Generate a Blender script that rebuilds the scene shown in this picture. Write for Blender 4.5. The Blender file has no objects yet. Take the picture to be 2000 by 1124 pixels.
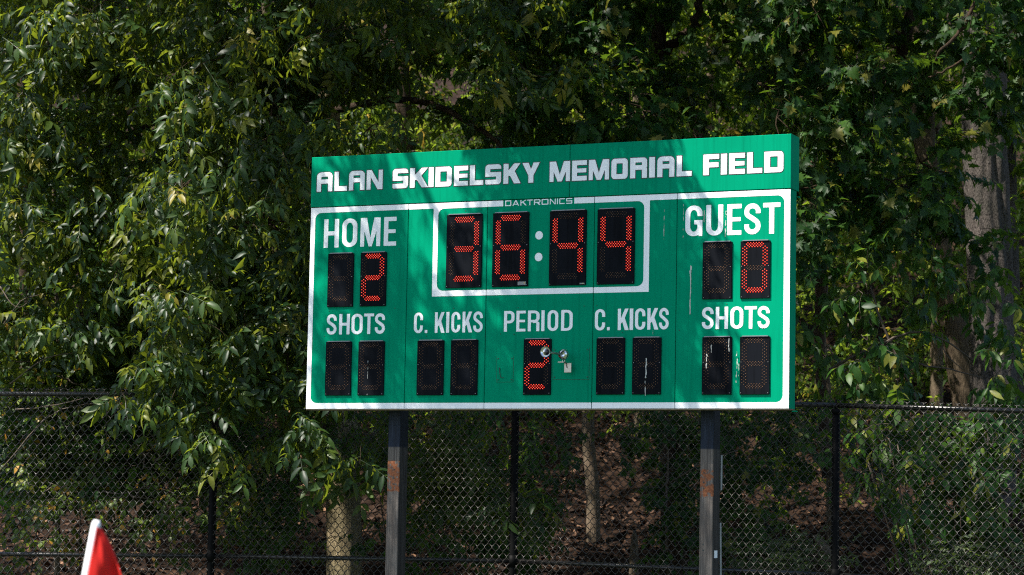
import bpy, math, random
import numpy as np
from mathutils import Matrix, Vector

# ------------------------------------------------------------------ camera, light, exposure
scene = bpy.context.scene
COL = scene.collection
PITCH, ROLL, EYE = 0.0931586, 0.0187375, 1.6
F = Vector((0, math.cos(PITCH), math.sin(PITCH)))
U0 = Vector((0, -math.sin(PITCH), math.cos(PITCH)))
R0 = Vector((1, 0, 0))
RR = R0 * math.cos(ROLL) + U0 * math.sin(ROLL)
UU = -R0 * math.sin(ROLL) + U0 * math.cos(ROLL)
cam = bpy.data.cameras.new("camera")
cam_o = bpy.data.objects.new("camera", cam)
COL.objects.link(cam_o)
m = Matrix((RR, UU, -F)).transposed().to_4x4()
m.translation = Vector((0, 0, EYE))
cam_o.matrix_world = m
cam.sensor_width = 36
cam.lens = 36 * 4722 / 2000
cam.clip_end = 500
cam.dof.use_dof = True
cam.dof.focus_distance = 18.6
cam.dof.aperture_fstop = 4.0
scene.camera = cam_o

SUN_EL = math.radians(55)
SX, SY = -0.92, -0.39            # horizontal direction towards the sun (front left of the board)
_n = math.hypot(SX, SY); SX /= _n; SY /= _n
world = bpy.data.worlds.new("World")
scene.world = world
world.use_nodes = True
nt = world.node_tree
nt.nodes.clear()
sky = nt.nodes.new("ShaderNodeTexSky")
sky.sky_type = 'NISHITA'
sky.sun_disc = False
sky.sun_elevation = SUN_EL
sky.sun_rotation = math.atan2(SX, SY)
bg = nt.nodes.new("ShaderNodeBackground")
bg.inputs[1].default_value = 0.10
wo = nt.nodes.new("ShaderNodeOutputWorld")
nt.links.new(sky.outputs[0], bg.inputs[0])
nt.links.new(bg.outputs[0], wo.inputs[0])
sun = bpy.data.lights.new("sun", 'SUN')
sun.energy = 5.0
sun.angle = math.radians(0.53)
sun.color = (1.0, 0.95, 0.86)
sun_o = bpy.data.objects.new("sun", sun)
COL.objects.link(sun_o)
sv = Vector((SX * math.cos(SUN_EL), SY * math.cos(SUN_EL), math.sin(SUN_EL)))
sun_o.rotation_euler = sv.to_track_quat('Z', 'Y').to_euler()
sun_o.location = (-10, -5, 20)
scene.view_settings.view_transform = 'Standard'
scene.view_settings.look = 'None'
scene.view_settings.gamma = 1
scene.view_settings.use_curve_mapping = False
scene.view_settings.exposure = 1.3
try:
    scene.cycles.max_bounces = 6
    scene.cycles.diffuse_bounces = 3
    scene.cycles.glossy_bounces = 2
    scene.cycles.transmission_bounces = 3
    scene.cycles.use_denoising = False
    scene.cycles.filter_width = 1.15
except Exception:
    pass

# ------------------------------------------------------------------ helpers
def tag(o, label=None, cat=None, group=None, kind=None):
    if label: o['label'] = label
    if cat: o['category'] = cat
    if group: o['group'] = group
    if kind: o['kind'] = kind
    return o

def empty(name, loc, rz=0.0):
    o = bpy.data.objects.new(name, None)
    COL.objects.link(o)
    o.location = loc
    o.rotation_euler = (0, 0, rz)
    return o

def link(name, me, parent=None, loc=None):
    o = bpy.data.objects.new(name, me)
    COL.objects.link(o)
    if parent is not None: o.parent = parent
    if loc is not None: o.location = loc
    return o

def mesh_np(name, V, T, mat, tint=None, smooth=False, matidx=None):
    """triangle mesh from arrays"""
    me = bpy.data.meshes.new(name)
    V = np.asarray(V, dtype=np.float32); T = np.asarray(T, dtype=np.int32)
    me.vertices.add(len(V)); me.vertices.foreach_set("co", V.ravel())
    me.loops.add(T.size); me.loops.foreach_set("vertex_index", T.ravel())
    me.polygons.add(len(T)); me.polygons.foreach_set("loop_start", np.arange(0, T.size, 3, dtype=np.int32))
    if smooth: me.polygons.foreach_set("use_smooth", np.ones(len(T), dtype=bool))
    for mm in (mat if isinstance(mat, (list, tuple)) else [mat]): me.materials.append(mm)
    if matidx is not None: me.polygons.foreach_set("material_index", np.asarray(matidx, dtype=np.int32))
    if tint is not None:
        a = me.attributes.new("tint", 'FLOAT', 'POINT')
        a.data.foreach_set("value", np.asarray(tint, dtype=np.float32))
    me.update(calc_edges=True)
    return me

class MB:
    """collects polygons for one mesh object"""
    def __init__(s): s.v = []; s.f = []; s.mi = []
    def poly(s, pts, mi=0):
        b = len(s.v); s.v += [tuple(p) for p in pts]; s.f.append(tuple(range(b, b + len(pts)))); s.mi.append(mi)
    def box(s, x0, x1, y0, y1, z0, z1, mi=0, bev=0.0):
        if bev > 0:
            b = bev
            # chamfered prism: chamfer on the four edges facing -Y and on the vertical rear ones
            o = [(x0 + b, z0 + b), (x1 - b, z0 + b), (x1 - b, z1 - b), (x0 + b, z1 - b)]
            q = [(x0, z0), (x1, z0), (x1, z1), (x0, z1)]
            k = len(s.v)
            s.v += [(x, y0, z) for x, z in o] + [(x, y0 + b, z) for x, z in q] + [(x, y1, z) for x, z in q]
            fs = [(0, 1, 2, 3), (8 + 3, 8 + 2, 8 + 1, 8)]
            for i in range(4):
                j = (i + 1) % 4
                fs += [(i, 4 + i, 4 + j, j), (4 + i, 8 + i, 8 + j, 4 + j)]
            for f in fs: s.f.append(tuple(k + i for i in f)); s.mi.append(mi)
            return
        k = len(s.v)
        s.v += [(x, y, z) for z in (z0, z1) for y in (y0, y1) for x in (x0, x1)]
        for f in ((0, 2, 3, 1), (4, 5, 7, 6), (0, 1, 5, 4), (2, 6, 7, 3), (0, 4, 6, 2), (1, 3, 7, 5)):
            s.f.append(tuple(k + i for i in f)); s.mi.append(mi)
    def tube(s, pts, rad, n=8, mi=0, cap=True):
        pts = [Vector(p) for p in pts]
        if not hasattr(rad, '__len__'): rad = [rad] * len(pts)
        rings = []
        up = None
        for i, p in enumerate(pts):
            d = (pts[min(i + 1, len(pts) - 1)] - pts[max(i - 1, 0)]).normalized()
            if up is None:
                up = Vector((0, 0, 1)) if abs(d.z) < .9 else Vector((1, 0, 0))
            a = d.cross(up).normalized(); b = d.cross(a).normalized()
            up = b.cross(d) * 1.0 if False else up
            k = len(s.v); rings.append(k)
            for j in range(n):
                t = 2 * math.pi * j / n
                s.v.append(tuple(p + (a * math.cos(t) + b * math.sin(t)) * rad[i]))
        for i in range(len(rings) - 1):
            for j in range(n):
                s.f.append((rings[i] + j, rings[i] + (j + 1) % n, rings[i + 1] + (j + 1) % n, rings[i + 1] + j)); s.mi.append(mi)
        if cap:
            s.f.append(tuple(rings[0] + j for j in range(n))[::-1]); s.mi.append(mi)
            s.f.append(tuple(rings[-1] + j for j in range(n))); s.mi.append(mi)
    def lathe(s, prof, c, axis='y', n=20, mi=0):
        """prof: (r, h) along axis"""
        rings = []
        for r, h in prof:
            k = len(s.v); rings.append(k)
            for j in range(n):
                t = 2 * math.pi * j / n
                if axis == 'y': s.v.append((c[0] + r * math.cos(t), c[1] + h, c[2] + r * math.sin(t)))
                else: s.v.append((c[0] + r * math.cos(t), c[1] + r * math.sin(t), c[2] + h))
        for i in range(len(rings) - 1):
            for j in range(n):
                s.f.append((rings[i] + j, rings[i] + (j + 1) % n, rings[i + 1] + (j + 1) % n, rings[i + 1] + j)); s.mi.append(mi)
    def mesh(s, name, mats, smooth=False):
        me = bpy.data.meshes.new(name)
        me.from_pydata(s.v, [], s.f)
        for mm in (mats if isinstance(mats, (list, tuple)) else [mats]): me.materials.append(mm)
        me.polygons.foreach_set("material_index", s.mi)
        if smooth: me.polygons.foreach_set("use_smooth", [True] * len(s.f))
        me.update()
        return me
    def build(s, name, mats, parent=None, smooth=False, loc=None):
        return link(name, s.mesh(name, mats, smooth), parent, loc)

# ------------------------------------------------------------------ materials
class NT:
    def __init__(s, name):
        s.m = bpy.data.materials.new(name); s.m.use_nodes = True
        s.t = s.m.node_tree; s.t.nodes.clear()
        s.out = s.n("ShaderNodeOutputMaterial")
    def n(s, kind, **kw):
        nd = s.t.nodes.new(kind)
        for k, v in kw.items():
            if k.startswith('i_'): nd.inputs[k[2:].replace('_', ' ')].default_value = v
            elif k.startswith('x'): nd.inputs[int(k[1:])].default_value = v
            else: setattr(nd, k, v)
        return nd
    def l(s, a, b): s.t.links.new(a, b)
    def ramp(s, fac, stops, interp='LINEAR'):
        r = s.n("ShaderNodeValToRGB"); r.color_ramp.interpolation = interp
        cr = r.color_ramp
        while len(cr.elements) < len(stops): cr.elements.new(0.5)
        for e, (p, c) in zip(cr.elements, stops):
            e.position = p; e.color = (c[0], c[1], c[2], 1) if hasattr(c, '__len__') else (c, c, c, 1)
        s.l(fac, r.inputs[0]); return r.outputs[0]
    def noise(s, scale, detail=4, vec=None, rough=.55, stretch=None):
        tc = s.n("ShaderNodeTexCoord"); src = tc.outputs['Object']
        if stretch:
            mp = s.n("ShaderNodeMapping"); mp.inputs['Scale'].default_value = stretch
            s.l(src, mp.inputs[0]); src = mp.outputs[0]
        nn = s.n("ShaderNodeTexNoise"); nn.inputs['Scale'].default_value = scale
        nn.inputs['Detail'].default_value = detail; nn.inputs['Roughness'].default_value = rough
        s.l(src, nn.inputs['Vector']); return nn.outputs['Fac']
    def bump(s, h, strength, dist):
        b = s.n("ShaderNodeBump"); b.inputs['Strength'].default_value = strength; b.inputs['Distance'].default_value = dist
        s.l(h, b.inputs['Height']); return b.outputs[0]
    def pbr(s, col, rough=.5, spec=.5, metal=0.0, normal=None):
        p = s.n("ShaderNodeBsdfPrincipled")
        if isinstance(col, tuple): p.inputs['Base Color'].default_value = (*col, 1)
        else: s.l(col, p.inputs['Base Color'])
        if isinstance(rough, (int, float)): p.inputs['Roughness'].default_value = rough
        else: s.l(rough, p.inputs['Roughness'])
        p.inputs['Specular IOR Level'].default_value = spec
        p.inputs['Metallic'].default_value = metal
        if normal is not None: s.l(normal, p.inputs['Normal'])
        return p
    def done(s, sh): s.l(sh, s.out.inputs[0]); return s.m

def simple(name, col, rough=.5, metal=0.0, spec=.5, vary=.12, scale=30, bump=0):
    t = NT(name)
    f = t.noise(scale, 5)
    c = t.ramp(f, [(.3, tuple(x * (1 - vary) for x in col)), (.7, tuple(min(1, x * (1 + vary)) for x in col))])
    nb = t.bump(f, .3, bump) if bump else None
    return t.done(t.pbr(c, rough, spec, metal, nb).outputs[0])

def paint(name, col, dirt=.10, rough=.38, spec=.12):
    """weathered sheet-metal paint: faint clouding, vertical run marks, specks"""
    t = NT(name)
    cl = t.noise(2.2, 5); run = t.noise(1.0, 4, stretch=(38, 38, 1.6)); sp = t.noise(140, 2)
    a = t.ramp(cl, [(.3, tuple(x * (1 - dirt) for x in col)), (.7, col)])
    mx = t.n("ShaderNodeMix", data_type='RGBA', blend_type='MULTIPLY'); mx.inputs[0].default_value = 1
    t.l(a, mx.inputs[6]); t.l(t.ramp(run, [(.25, 1 - dirt * 1.5), (.5, 1.0)]), mx.inputs[7])
    m2 = t.n("ShaderNodeMix", data_type='RGBA', blend_type='MULTIPLY'); m2.inputs[0].default_value = 1
    t.l(mx.outputs[2], m2.inputs[6]); t.l(t.ramp(sp, [(.22, .72), (.30, 1.0)]), m2.inputs[7])
    ro = t.ramp(cl, [(.3, rough + .12), (.7, rough)])
    nb = t.bump(t.noise(1.3, 2), .12, .02)
    return t.done(t.pbr(m2.outputs[2], ro, spec, 0, nb).outputs[0])

M_green = paint("board_green", (0.0, 0.232, 0.122), .13, .55, .015)
M_white = paint("board_white", (0.85, 0.85, 0.86), .07, .45)
M_outline = simple("letter_outline_black", (.012, .013, .018), .5)
M_seam = simple("seam_dark", (.02, .03, .028), .7)
M_digit = paint("digit_panel_black", (.006, .007, .010), .35, .6, .04)
M_hood = simple("hood_grey", (.16, .17, .19), .4, .3)
M_alu = simple("aluminium", (.42, .40, .36), .35, .8, vary=.2)
M_lip = simple("edge_lip_bronze", (.16, .12, .075), .45, .5, vary=.3)
M_chrome = simple("polished_metal", (.82, .82, .80), .10, 1.0, vary=.05)
M_chromein = simple("horn_inner_metal", (.30, .30, .30), .3, 1.0, vary=.2)
M_tubegreen = simple("oxidised_tube", (.17, .25, .20), .35, .6, vary=.3)
M_screw = simple("screw_grey", (.22, .22, .21), .4, .8)
M_rubber = simple("black_rubber", (.015, .015, .016), .6)
M_yellow = simple("warning_yellow", (.55, .38, .02), .5)
M_sticker = simple("sticker_grey", (.20, .20, .20), .5, vary=.5, scale=200)
M_dropping = simple("bird_streak_white", (.40, .41, .38), .7, vary=.2, scale=60)
M_conduit = simple("galvanised_conduit", (.20, .21, .22), .42, .7, vary=.15)
M_polewhite = simple("white_plastic", (.80, .80, .80), .4, vary=.03)

def emit(name, col, st):
    t = NT(name); p = t.pbr((.3, .02, .01), .3)
    p.inputs['Emission Color'].default_value = (*col, 1); p.inputs['Emission Strength'].default_value = st
    return t.done(p.outputs[0])
M_led = emit("led_red_lit", (1.0, .006, .004), .46)
M_ledc = emit("led_core_lit", (1.0, .20, .09), 1.15)
M_ledoff = simple("led_unlit_amber", (.34, .17, .08), .3, vary=.4, scale=90)

def m_post(za, zb, sc_):
    t = NT("post_weathered_steel")
    tc = t.n("ShaderNodeTexCoord"); sep = t.n("ShaderNodeSeparateXYZ"); t.l(tc.outputs['Object'], sep.inputs[0])
    run = t.noise(1.0, 6, stretch=(60, 60, 3.0), rough=.65); cl = t.noise(5, 5)
    low = t.ramp(run, [(.3, (.045, .036, .032)), (.5, (.10, .083, .072)), (.72, (.22, .19, .165))])
    upp = t.ramp(run, [(.3, (.004, .006, .012)), (.55, (.009, .016, .032)), (.78, (.05, .065, .09))])
    zc = t.n("ShaderNodeMapRange"); zc.inputs['From Min'].default_value = 2.096; zc.inputs['From Max'].default_value = 2.106
    t.l(sep.outputs[2], zc.inputs['Value'])
    mx = t.n("ShaderNodeMix", data_type='RGBA'); t.l(zc.outputs[0], mx.inputs[0]); t.l(low, mx.inputs[6]); t.l(upp, mx.inputs[7])
    # rust patch between z 1.79 and 1.98 on the front
    def band(a, b, w):
        r1 = t.n("ShaderNodeMapRange"); r1.interpolation_type = 'SMOOTHSTEP'; r1.inputs['From Min'].default_value = a; r1.inputs['From Max'].default_value = a + w
        r2 = t.n("ShaderNodeMapRange"); r2.interpolation_type = 'SMOOTHSTEP'; r2.inputs['From Min'].default_value = b; r2.inputs['From Max'].default_value = b - w
        t.l(sep.outputs[2], r1.inputs['Value']); t.l(sep.outputs[2], r2.inputs['Value'])
        mm = t.n("ShaderNodeMath", operation='MULTIPLY'); t.l(r1.outputs[0], mm.inputs[0]); t.l(r2.outputs[0], mm.inputs[1]); return mm.outputs[0]
    bd = band(za, zb, .07)
    yy = t.n("ShaderNodeMapRange"); yy.inputs['From Min'].default_value = .012; yy.inputs['From Max'].default_value = .004
    t.l(sep.outputs[1], yy.inputs['Value'])
    rn = t.noise(sc_, 4, rough=.6)
    a = t.n("ShaderNodeMath", operation='MULTIPLY'); t.l(bd, a.inputs[0]); t.l(rn, a.inputs[1])
    b = t.n("ShaderNodeMath", operation='MULTIPLY'); t.l(a.outputs[0], b.inputs[0]); t.l(yy.outputs[0], b.inputs[1])
    msk = t.ramp(b.outputs[0], [(.42, 0), (.50, 1)])
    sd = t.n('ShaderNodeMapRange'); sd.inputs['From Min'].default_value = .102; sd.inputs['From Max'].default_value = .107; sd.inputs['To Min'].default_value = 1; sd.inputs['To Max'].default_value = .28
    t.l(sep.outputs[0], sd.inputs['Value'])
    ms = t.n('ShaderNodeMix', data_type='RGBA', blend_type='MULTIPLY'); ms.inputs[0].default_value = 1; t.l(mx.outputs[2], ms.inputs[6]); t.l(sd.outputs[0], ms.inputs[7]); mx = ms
    rust = t.ramp(t.noise(60, 4), [(.3, (.12, .035, .015)), (.7, (.30, .11, .045))])
    m2 = t.n("ShaderNodeMix", data_type='RGBA'); t.l(msk, m2.inputs[0]); t.l(mx.outputs[2], m2.inputs[6]); t.l(rust, m2.inputs[7])
    nb = t.bump(run, .25, .003)
    return t.done(t.pbr(m2.outputs[2], .6, .2, 0, nb).outputs[0])
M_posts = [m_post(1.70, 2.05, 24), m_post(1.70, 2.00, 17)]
M_fence = simple("black_vinyl_coating", (.026, .022, .019), .38, spec=.4, vary=.25, scale=12)
M_fpost = simple("black_painted_post", (.004, .004, .004), .55, spec=.05, vary=.3, scale=18)
M_rail = simple("black_painted_rail", (.012, .011, .011), .30, spec=.5, vary=.3, scale=18)

def m_bark(name, c0, c1, scale=1.0, vs=7.0):
    t = NT(name)
    r = t.noise(14 * scale, 6, stretch=(vs, vs, 1.0), rough=.6); cl = t.noise(2.5, 4)
    c = t.ramp(r, [(.32, c0), (.62, c1)])
    mx = t.n("ShaderNodeMix", data_type='RGBA', blend_type='MULTIPLY'); mx.inputs[0].default_value = 1
    t.l(c, mx.inputs[6]); t.l(t.ramp(cl, [(.3, (.62, .66, .58)), (.7, (1.15, 1.1, 1.05))]), mx.inputs[7])
    return t.done(t.pbr(mx.outputs[2], .9, .15, 0, t.bump(r, .9, .02)).outputs[0])
M_bark_hick = m_bark("bark_hickory", (.11, .085, .05), (.42, .34, .22), 1.2)
M_bark_dark = m_bark("bark_dark", (.020, .014, .010), (.075, .05, .035), 1.5)
M_bark_oak = m_bark("bark_oak", (.006, .005, .005), (.12, .104, .10), 2.6, 3.2)
M_bark_pale = m_bark("bark_pale", (.055, .040, .028), (.19, .145, .105), .8)
M_twig = simple("twig_brown", (.065, .046, .032), .8, vary=.4, scale=8)

def m_leaf(name, stops, back, rough=.42, trans=.30, tcol=(.20, .30, .03), spec=.32):
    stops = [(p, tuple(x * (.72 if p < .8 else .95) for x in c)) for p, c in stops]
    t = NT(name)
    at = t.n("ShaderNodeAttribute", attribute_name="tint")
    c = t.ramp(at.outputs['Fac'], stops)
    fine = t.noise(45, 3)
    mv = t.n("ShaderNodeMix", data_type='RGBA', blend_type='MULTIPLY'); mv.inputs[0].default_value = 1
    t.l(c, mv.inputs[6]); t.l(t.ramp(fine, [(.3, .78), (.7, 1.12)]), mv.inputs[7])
    geo = t.n("ShaderNodeNewGeometry")
    mx = t.n("ShaderNodeMix", data_type='RGBA'); t.l(geo.outputs['Backfacing'], mx.inputs[0])
    mb = t.n("ShaderNodeMix", data_type='RGBA'); mb.inputs[0].default_value = back[0]
    t.l(mv.outputs[2], mb.inputs[6]); mb.inputs[7].default_value = (*back[1], 1)
    t.l(mv.outputs[2], mx.inputs[6]); t.l(mb.outputs[2], mx.inputs[7])
    p = t.pbr(mx.outputs[2], rough, spec)
    tr = t.n("ShaderNodeBsdfTranslucent")
    tm = t.n("ShaderNodeMix", data_type='RGBA', blend_type='MIX'); tm.inputs[0].default_value = .75
    t.l(mv.outputs[2], tm.inputs[6]); tm.inputs[7].default_value = (*tcol, 1); t.l(tm.outputs[2], tr.inputs[0])
    ms = t.n("ShaderNodeMixShader"); ms.inputs[0].default_value = trans
    t.l(p.outputs[0], ms.inputs[1]); t.l(tr.outputs[0], ms.inputs[2])
    return t.done(ms.outputs[0])
M_lhick = m_leaf("leaf_hickory", [(0, (.005, .026, .008)), (.5, (.018, .052, .013)), (.85, (.036, .075, .014)), (.96, (.085, .115, .014)), (1, (.22, .18, .02))], (.35, (.09, .12, .035)), .44, .34, (.34, .42, .025), .27)
M_lmaple = m_leaf("leaf_maple", [(0, (.005, .026, .005)), (.6, (.012, .046, .007)), (.93, (.035, .085, .010)), (1, (.15, .11, .015))], (.55, (.08, .15, .06)), .5, .28, (.22, .38, .02), .18)
M_lovate = m_leaf("leaf_ovate", [(0, (.008, .042, .006)), (.6, (.020, .072, .010)), (.9, (.05, .11, .014)), (1, (.17, .16, .02))], (.5, (.11, .18, .06)), .45, .30, (.24, .40, .03), .22)
M_lvine = m_leaf("leaf_vine", [(0, (.025, .060, .010)), (.6, (.060, .11, .016)), (.88, (.13, .17, .025)), (1, (.42, .19, .02))], (.4, (.14, .19, .06)), .45, .30, (.30, .42, .03), .25)
M_lwood = m_leaf("leaf_woodland", [(0, (.008, .026, .004)), (.6, (.034, .078, .008)), (.9, (.14, .21, .02)), (1, (.40, .24, .03))], (.3, (.10, .14, .05)), .6, .4, (.40, .56, .04), .15)
M_lweed = m_leaf("leaf_weed", [(0, (.03, .06, .02)), (.7, (.07, .11, .045)), (1, (.16, .19, .10))], (.4, (.2, .24, .15)), .6)

def m_ground():
    t = NT("leaf_litter_soil")
    a = t.noise(7, 8, rough=.7); b = t.noise(.6, 3)
    c = t.ramp(a, [(.3, (.006, .004, .003)), (.5, (.020, .011, .007)), (.7, (.05, .028, .017))])
    return t.done(t.pbr(c, .95, .1, 0, t.bump(a, 1, .05)).outputs[0])
def m_turf():
    t = NT("field_turf")
    a = t.noise(60, 4); b = t.noise(.15, 3)
    c = t.ramp(a, [(.3, (.03, .042, .02)), (.7, (.055, .075, .035))])
    return t.done(t.pbr(c, .8, .2, 0, t.bump(a, .6, .02)).outputs[0])
def m_litter():
    t = NT("dry_leaf")
    at = t.n("ShaderNodeAttribute", attribute_name="tint")
    c = t.ramp(at.outputs['Fac'], [(0, (.015, .008, .005)), (.5, (.055, .027, .015)), (.85, (.11, .058, .034)), (1, (.26, .145, .085))])
    return t.done(t.pbr(c, .8, .2).outputs[0])
M_litter = m_litter()

# ------------------------------------------------------------------ ground and hillside
FY0 = 22.0
def hill_z(x, y):
    s = np.maximum(y - 22.6, 0)
    z = .36 * s - .25 * np.exp(-((y - 23.4) / 1.0) ** 2)
    z = z + .16 * np.sin(x * .9 + y * .35) * np.minimum(s / 4, 1) + .07 * np.sin(x * 2.7 + 1.3) * np.sin(y * 2.1) * np.minimum(s / 2, 1)
    z = z + np.where(s > 0, .05 * np.sin(x * 5.1 + y * 3.3), 0)
    return z
def hzf(x, y): return float(hill_z(np.array(x, float), np.array(y, float)))

g = MB()
g.poly([(-260, -260, 0), (260, -260, 0), (260, 22.3, 0), (-260, 22.3, 0)])
tag(g.build("playing_field", m_turf()), kind='structure')
xs = np.concatenate([np.linspace(-120, -16, 14), np.linspace(-15, 15, 121), np.linspace(16, 120, 14)])
ys = np.concatenate([np.linspace(22.2, 45, 115), np.linspace(46, 120, 30)])
GX, GY = np.meshgrid(xs, ys)
GZ = hill_z(GX, GY)
V = np.stack([GX, GY, GZ], -1).reshape(-1, 3)
nx, ny = len(xs), len(ys)
idx = np.arange(nx * ny).reshape(ny, nx)
q = np.stack([idx[:-1, :-1], idx[:-1, 1:], idx[1:, 1:], idx[1:, :-1]], -1).reshape(-1, 4)
T = np.concatenate([q[:, [0, 1, 2]], q[:, [0, 2, 3]]])
tag(link("hillside", mesh_np("hillside", V, T, m_ground(), smooth=True)), kind='structure')

# ------------------------------------------------------------------ glyph raster (outline font built from shapes)
def arc(cx, cy, rx, ry, a0, a1, n=9):
    return [(cx + rx * math.cos(math.radians(a0 + (a1 - a0) * i / (n - 1))), cy + ry * math.sin(math.radians(a0 + (a1 - a0) * i / (n - 1)))) for i in range(n)]
def rr(x0, y0, x1, y1, tl=(0, 0), tr=(0, 0), br=(0, 0), bl=(0, 0)):
    p = []
    p += arc(x0 + bl[0], y0 + bl[1], bl[0], bl[1], 180, 270) if bl[0] > 0 else [(x0, y0)]
    p += arc(x1 - br[0], y0 + br[1], br[0], br[1], 270, 360) if br[0] > 0 else [(x1, y0)]
    p += arc(x1 - tr[0], y1 - tr[1], tr[0], tr[1], 0, 90) if tr[0] > 0 else [(x1, y1)]
    p += arc(x0 + tl[0], y1 - tl[1], tl[0], tl[1], 90, 180) if tl[0] > 0 else [(x0, y1)]
    return p
def R_(x0, y0, x1, y1): return [(x0, y0), (x1, y0), (x1, y1), (x0, y1)]

def sdf_poly(P, X, Y):
    P = np.array(P, float); d = np.full(X.shape, 1e9); inside = np.zeros(X.shape, bool)
    n = len(P)
    for i in range(n):
        ax, ay = P[i]; bx, by = P[(i + 1) % n]
        ex, ey = bx - ax, by - ay
        L = ex * ex + ey * ey
        if L < 1e-14: continue
        t = np.clip(((X - ax) * ex + (Y - ay) * ey) / L, 0, 1)
        d = np.minimum(d, (X - ax - t * ex) ** 2 + (Y - ay - t * ey) ** 2)
        if ay != by:
            c = ((ay > Y) != (by > Y)) & (X < (bx - ax) * (Y - ay) / (by - ay) + ax)
            inside ^= c
    d = np.sqrt(d)
    return np.where(inside, -d, d)
def sdf_path(P, h, X, Y):
    d = np.full(X.shape, 1e9)
    for (ax, ay), (bx, by) in zip(P[:-1], P[1:]):
        ex, ey = bx - ax, by - ay; L = ex * ex + ey * ey + 1e-14
        t = np.clip(((X - ax) * ex + (Y - ay) * ey) / L, 0, 1)
        d = np.minimum(d, np.hypot(X - ax - t * ex, Y - ay - t * ey))
    return d - h
def sdf_ops(ops, X, Y):
    d = np.full(X.shape, 1e9)
    for o in ops:
        if o[0] == '+': d = np.minimum(d, sdf_poly(o[1], X, Y))
        elif o[0] == '-': d = np.maximum(d, -sdf_poly(o[1], X, Y))
        elif o[0] == 'p': d = np.minimum(d, sdf_path(o[1], o[2], X, Y))
    return d
def march(D, xs, ys, mb, y, mi=0):
    """filled marching squares of D<0 -> polygons at depth y"""
    ny, nx = D.shape
    ins = D < 0
    full = ins[:-1, :-1] & ins[1:, :-1] & ins[:-1, 1:] & ins[1:, 1:]
    anyi = ins[:-1, :-1] | ins[1:, :-1] | ins[:-1, 1:] | ins[1:, 1:]
    for j in range(ny - 1):
        if not anyi[j].any(): continue
        i = 0
        row = full[j]
        while i < nx - 1:
            if row[i]:
                k = i
                while k < nx - 1 and row[k]: k += 1
                mb.poly([(xs[i], y, ys[j]), (xs[k], y, ys[j]), (xs[k], y, ys[j + 1]), (xs[i], y, ys[j + 1])], mi)
                i = k
            else:
                if anyi[j, i]:
                    c = [(i, j), (i + 1, j), (i + 1, j + 1), (i, j + 1)]
                    pts = []
                    for k in range(4):
                        a = c[k]; b = c[(k + 1) % 4]
                        da, db = D[a[1], a[0]], D[b[1], b[0]]
                        if da < 0: pts.append((xs[a[0]], y, ys[a[1]]))
                        if (da < 0) != (db < 0):
                            t = da / (da - db)
                            pts.append((xs[a[0]] + t * (xs[b[0]] - xs[a[0]]), y, ys[a[1]] + t * (ys[b[1]] - ys[a[1]])))
                    if len(pts) > 2: mb.poly(pts, mi)
                i += 1

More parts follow.
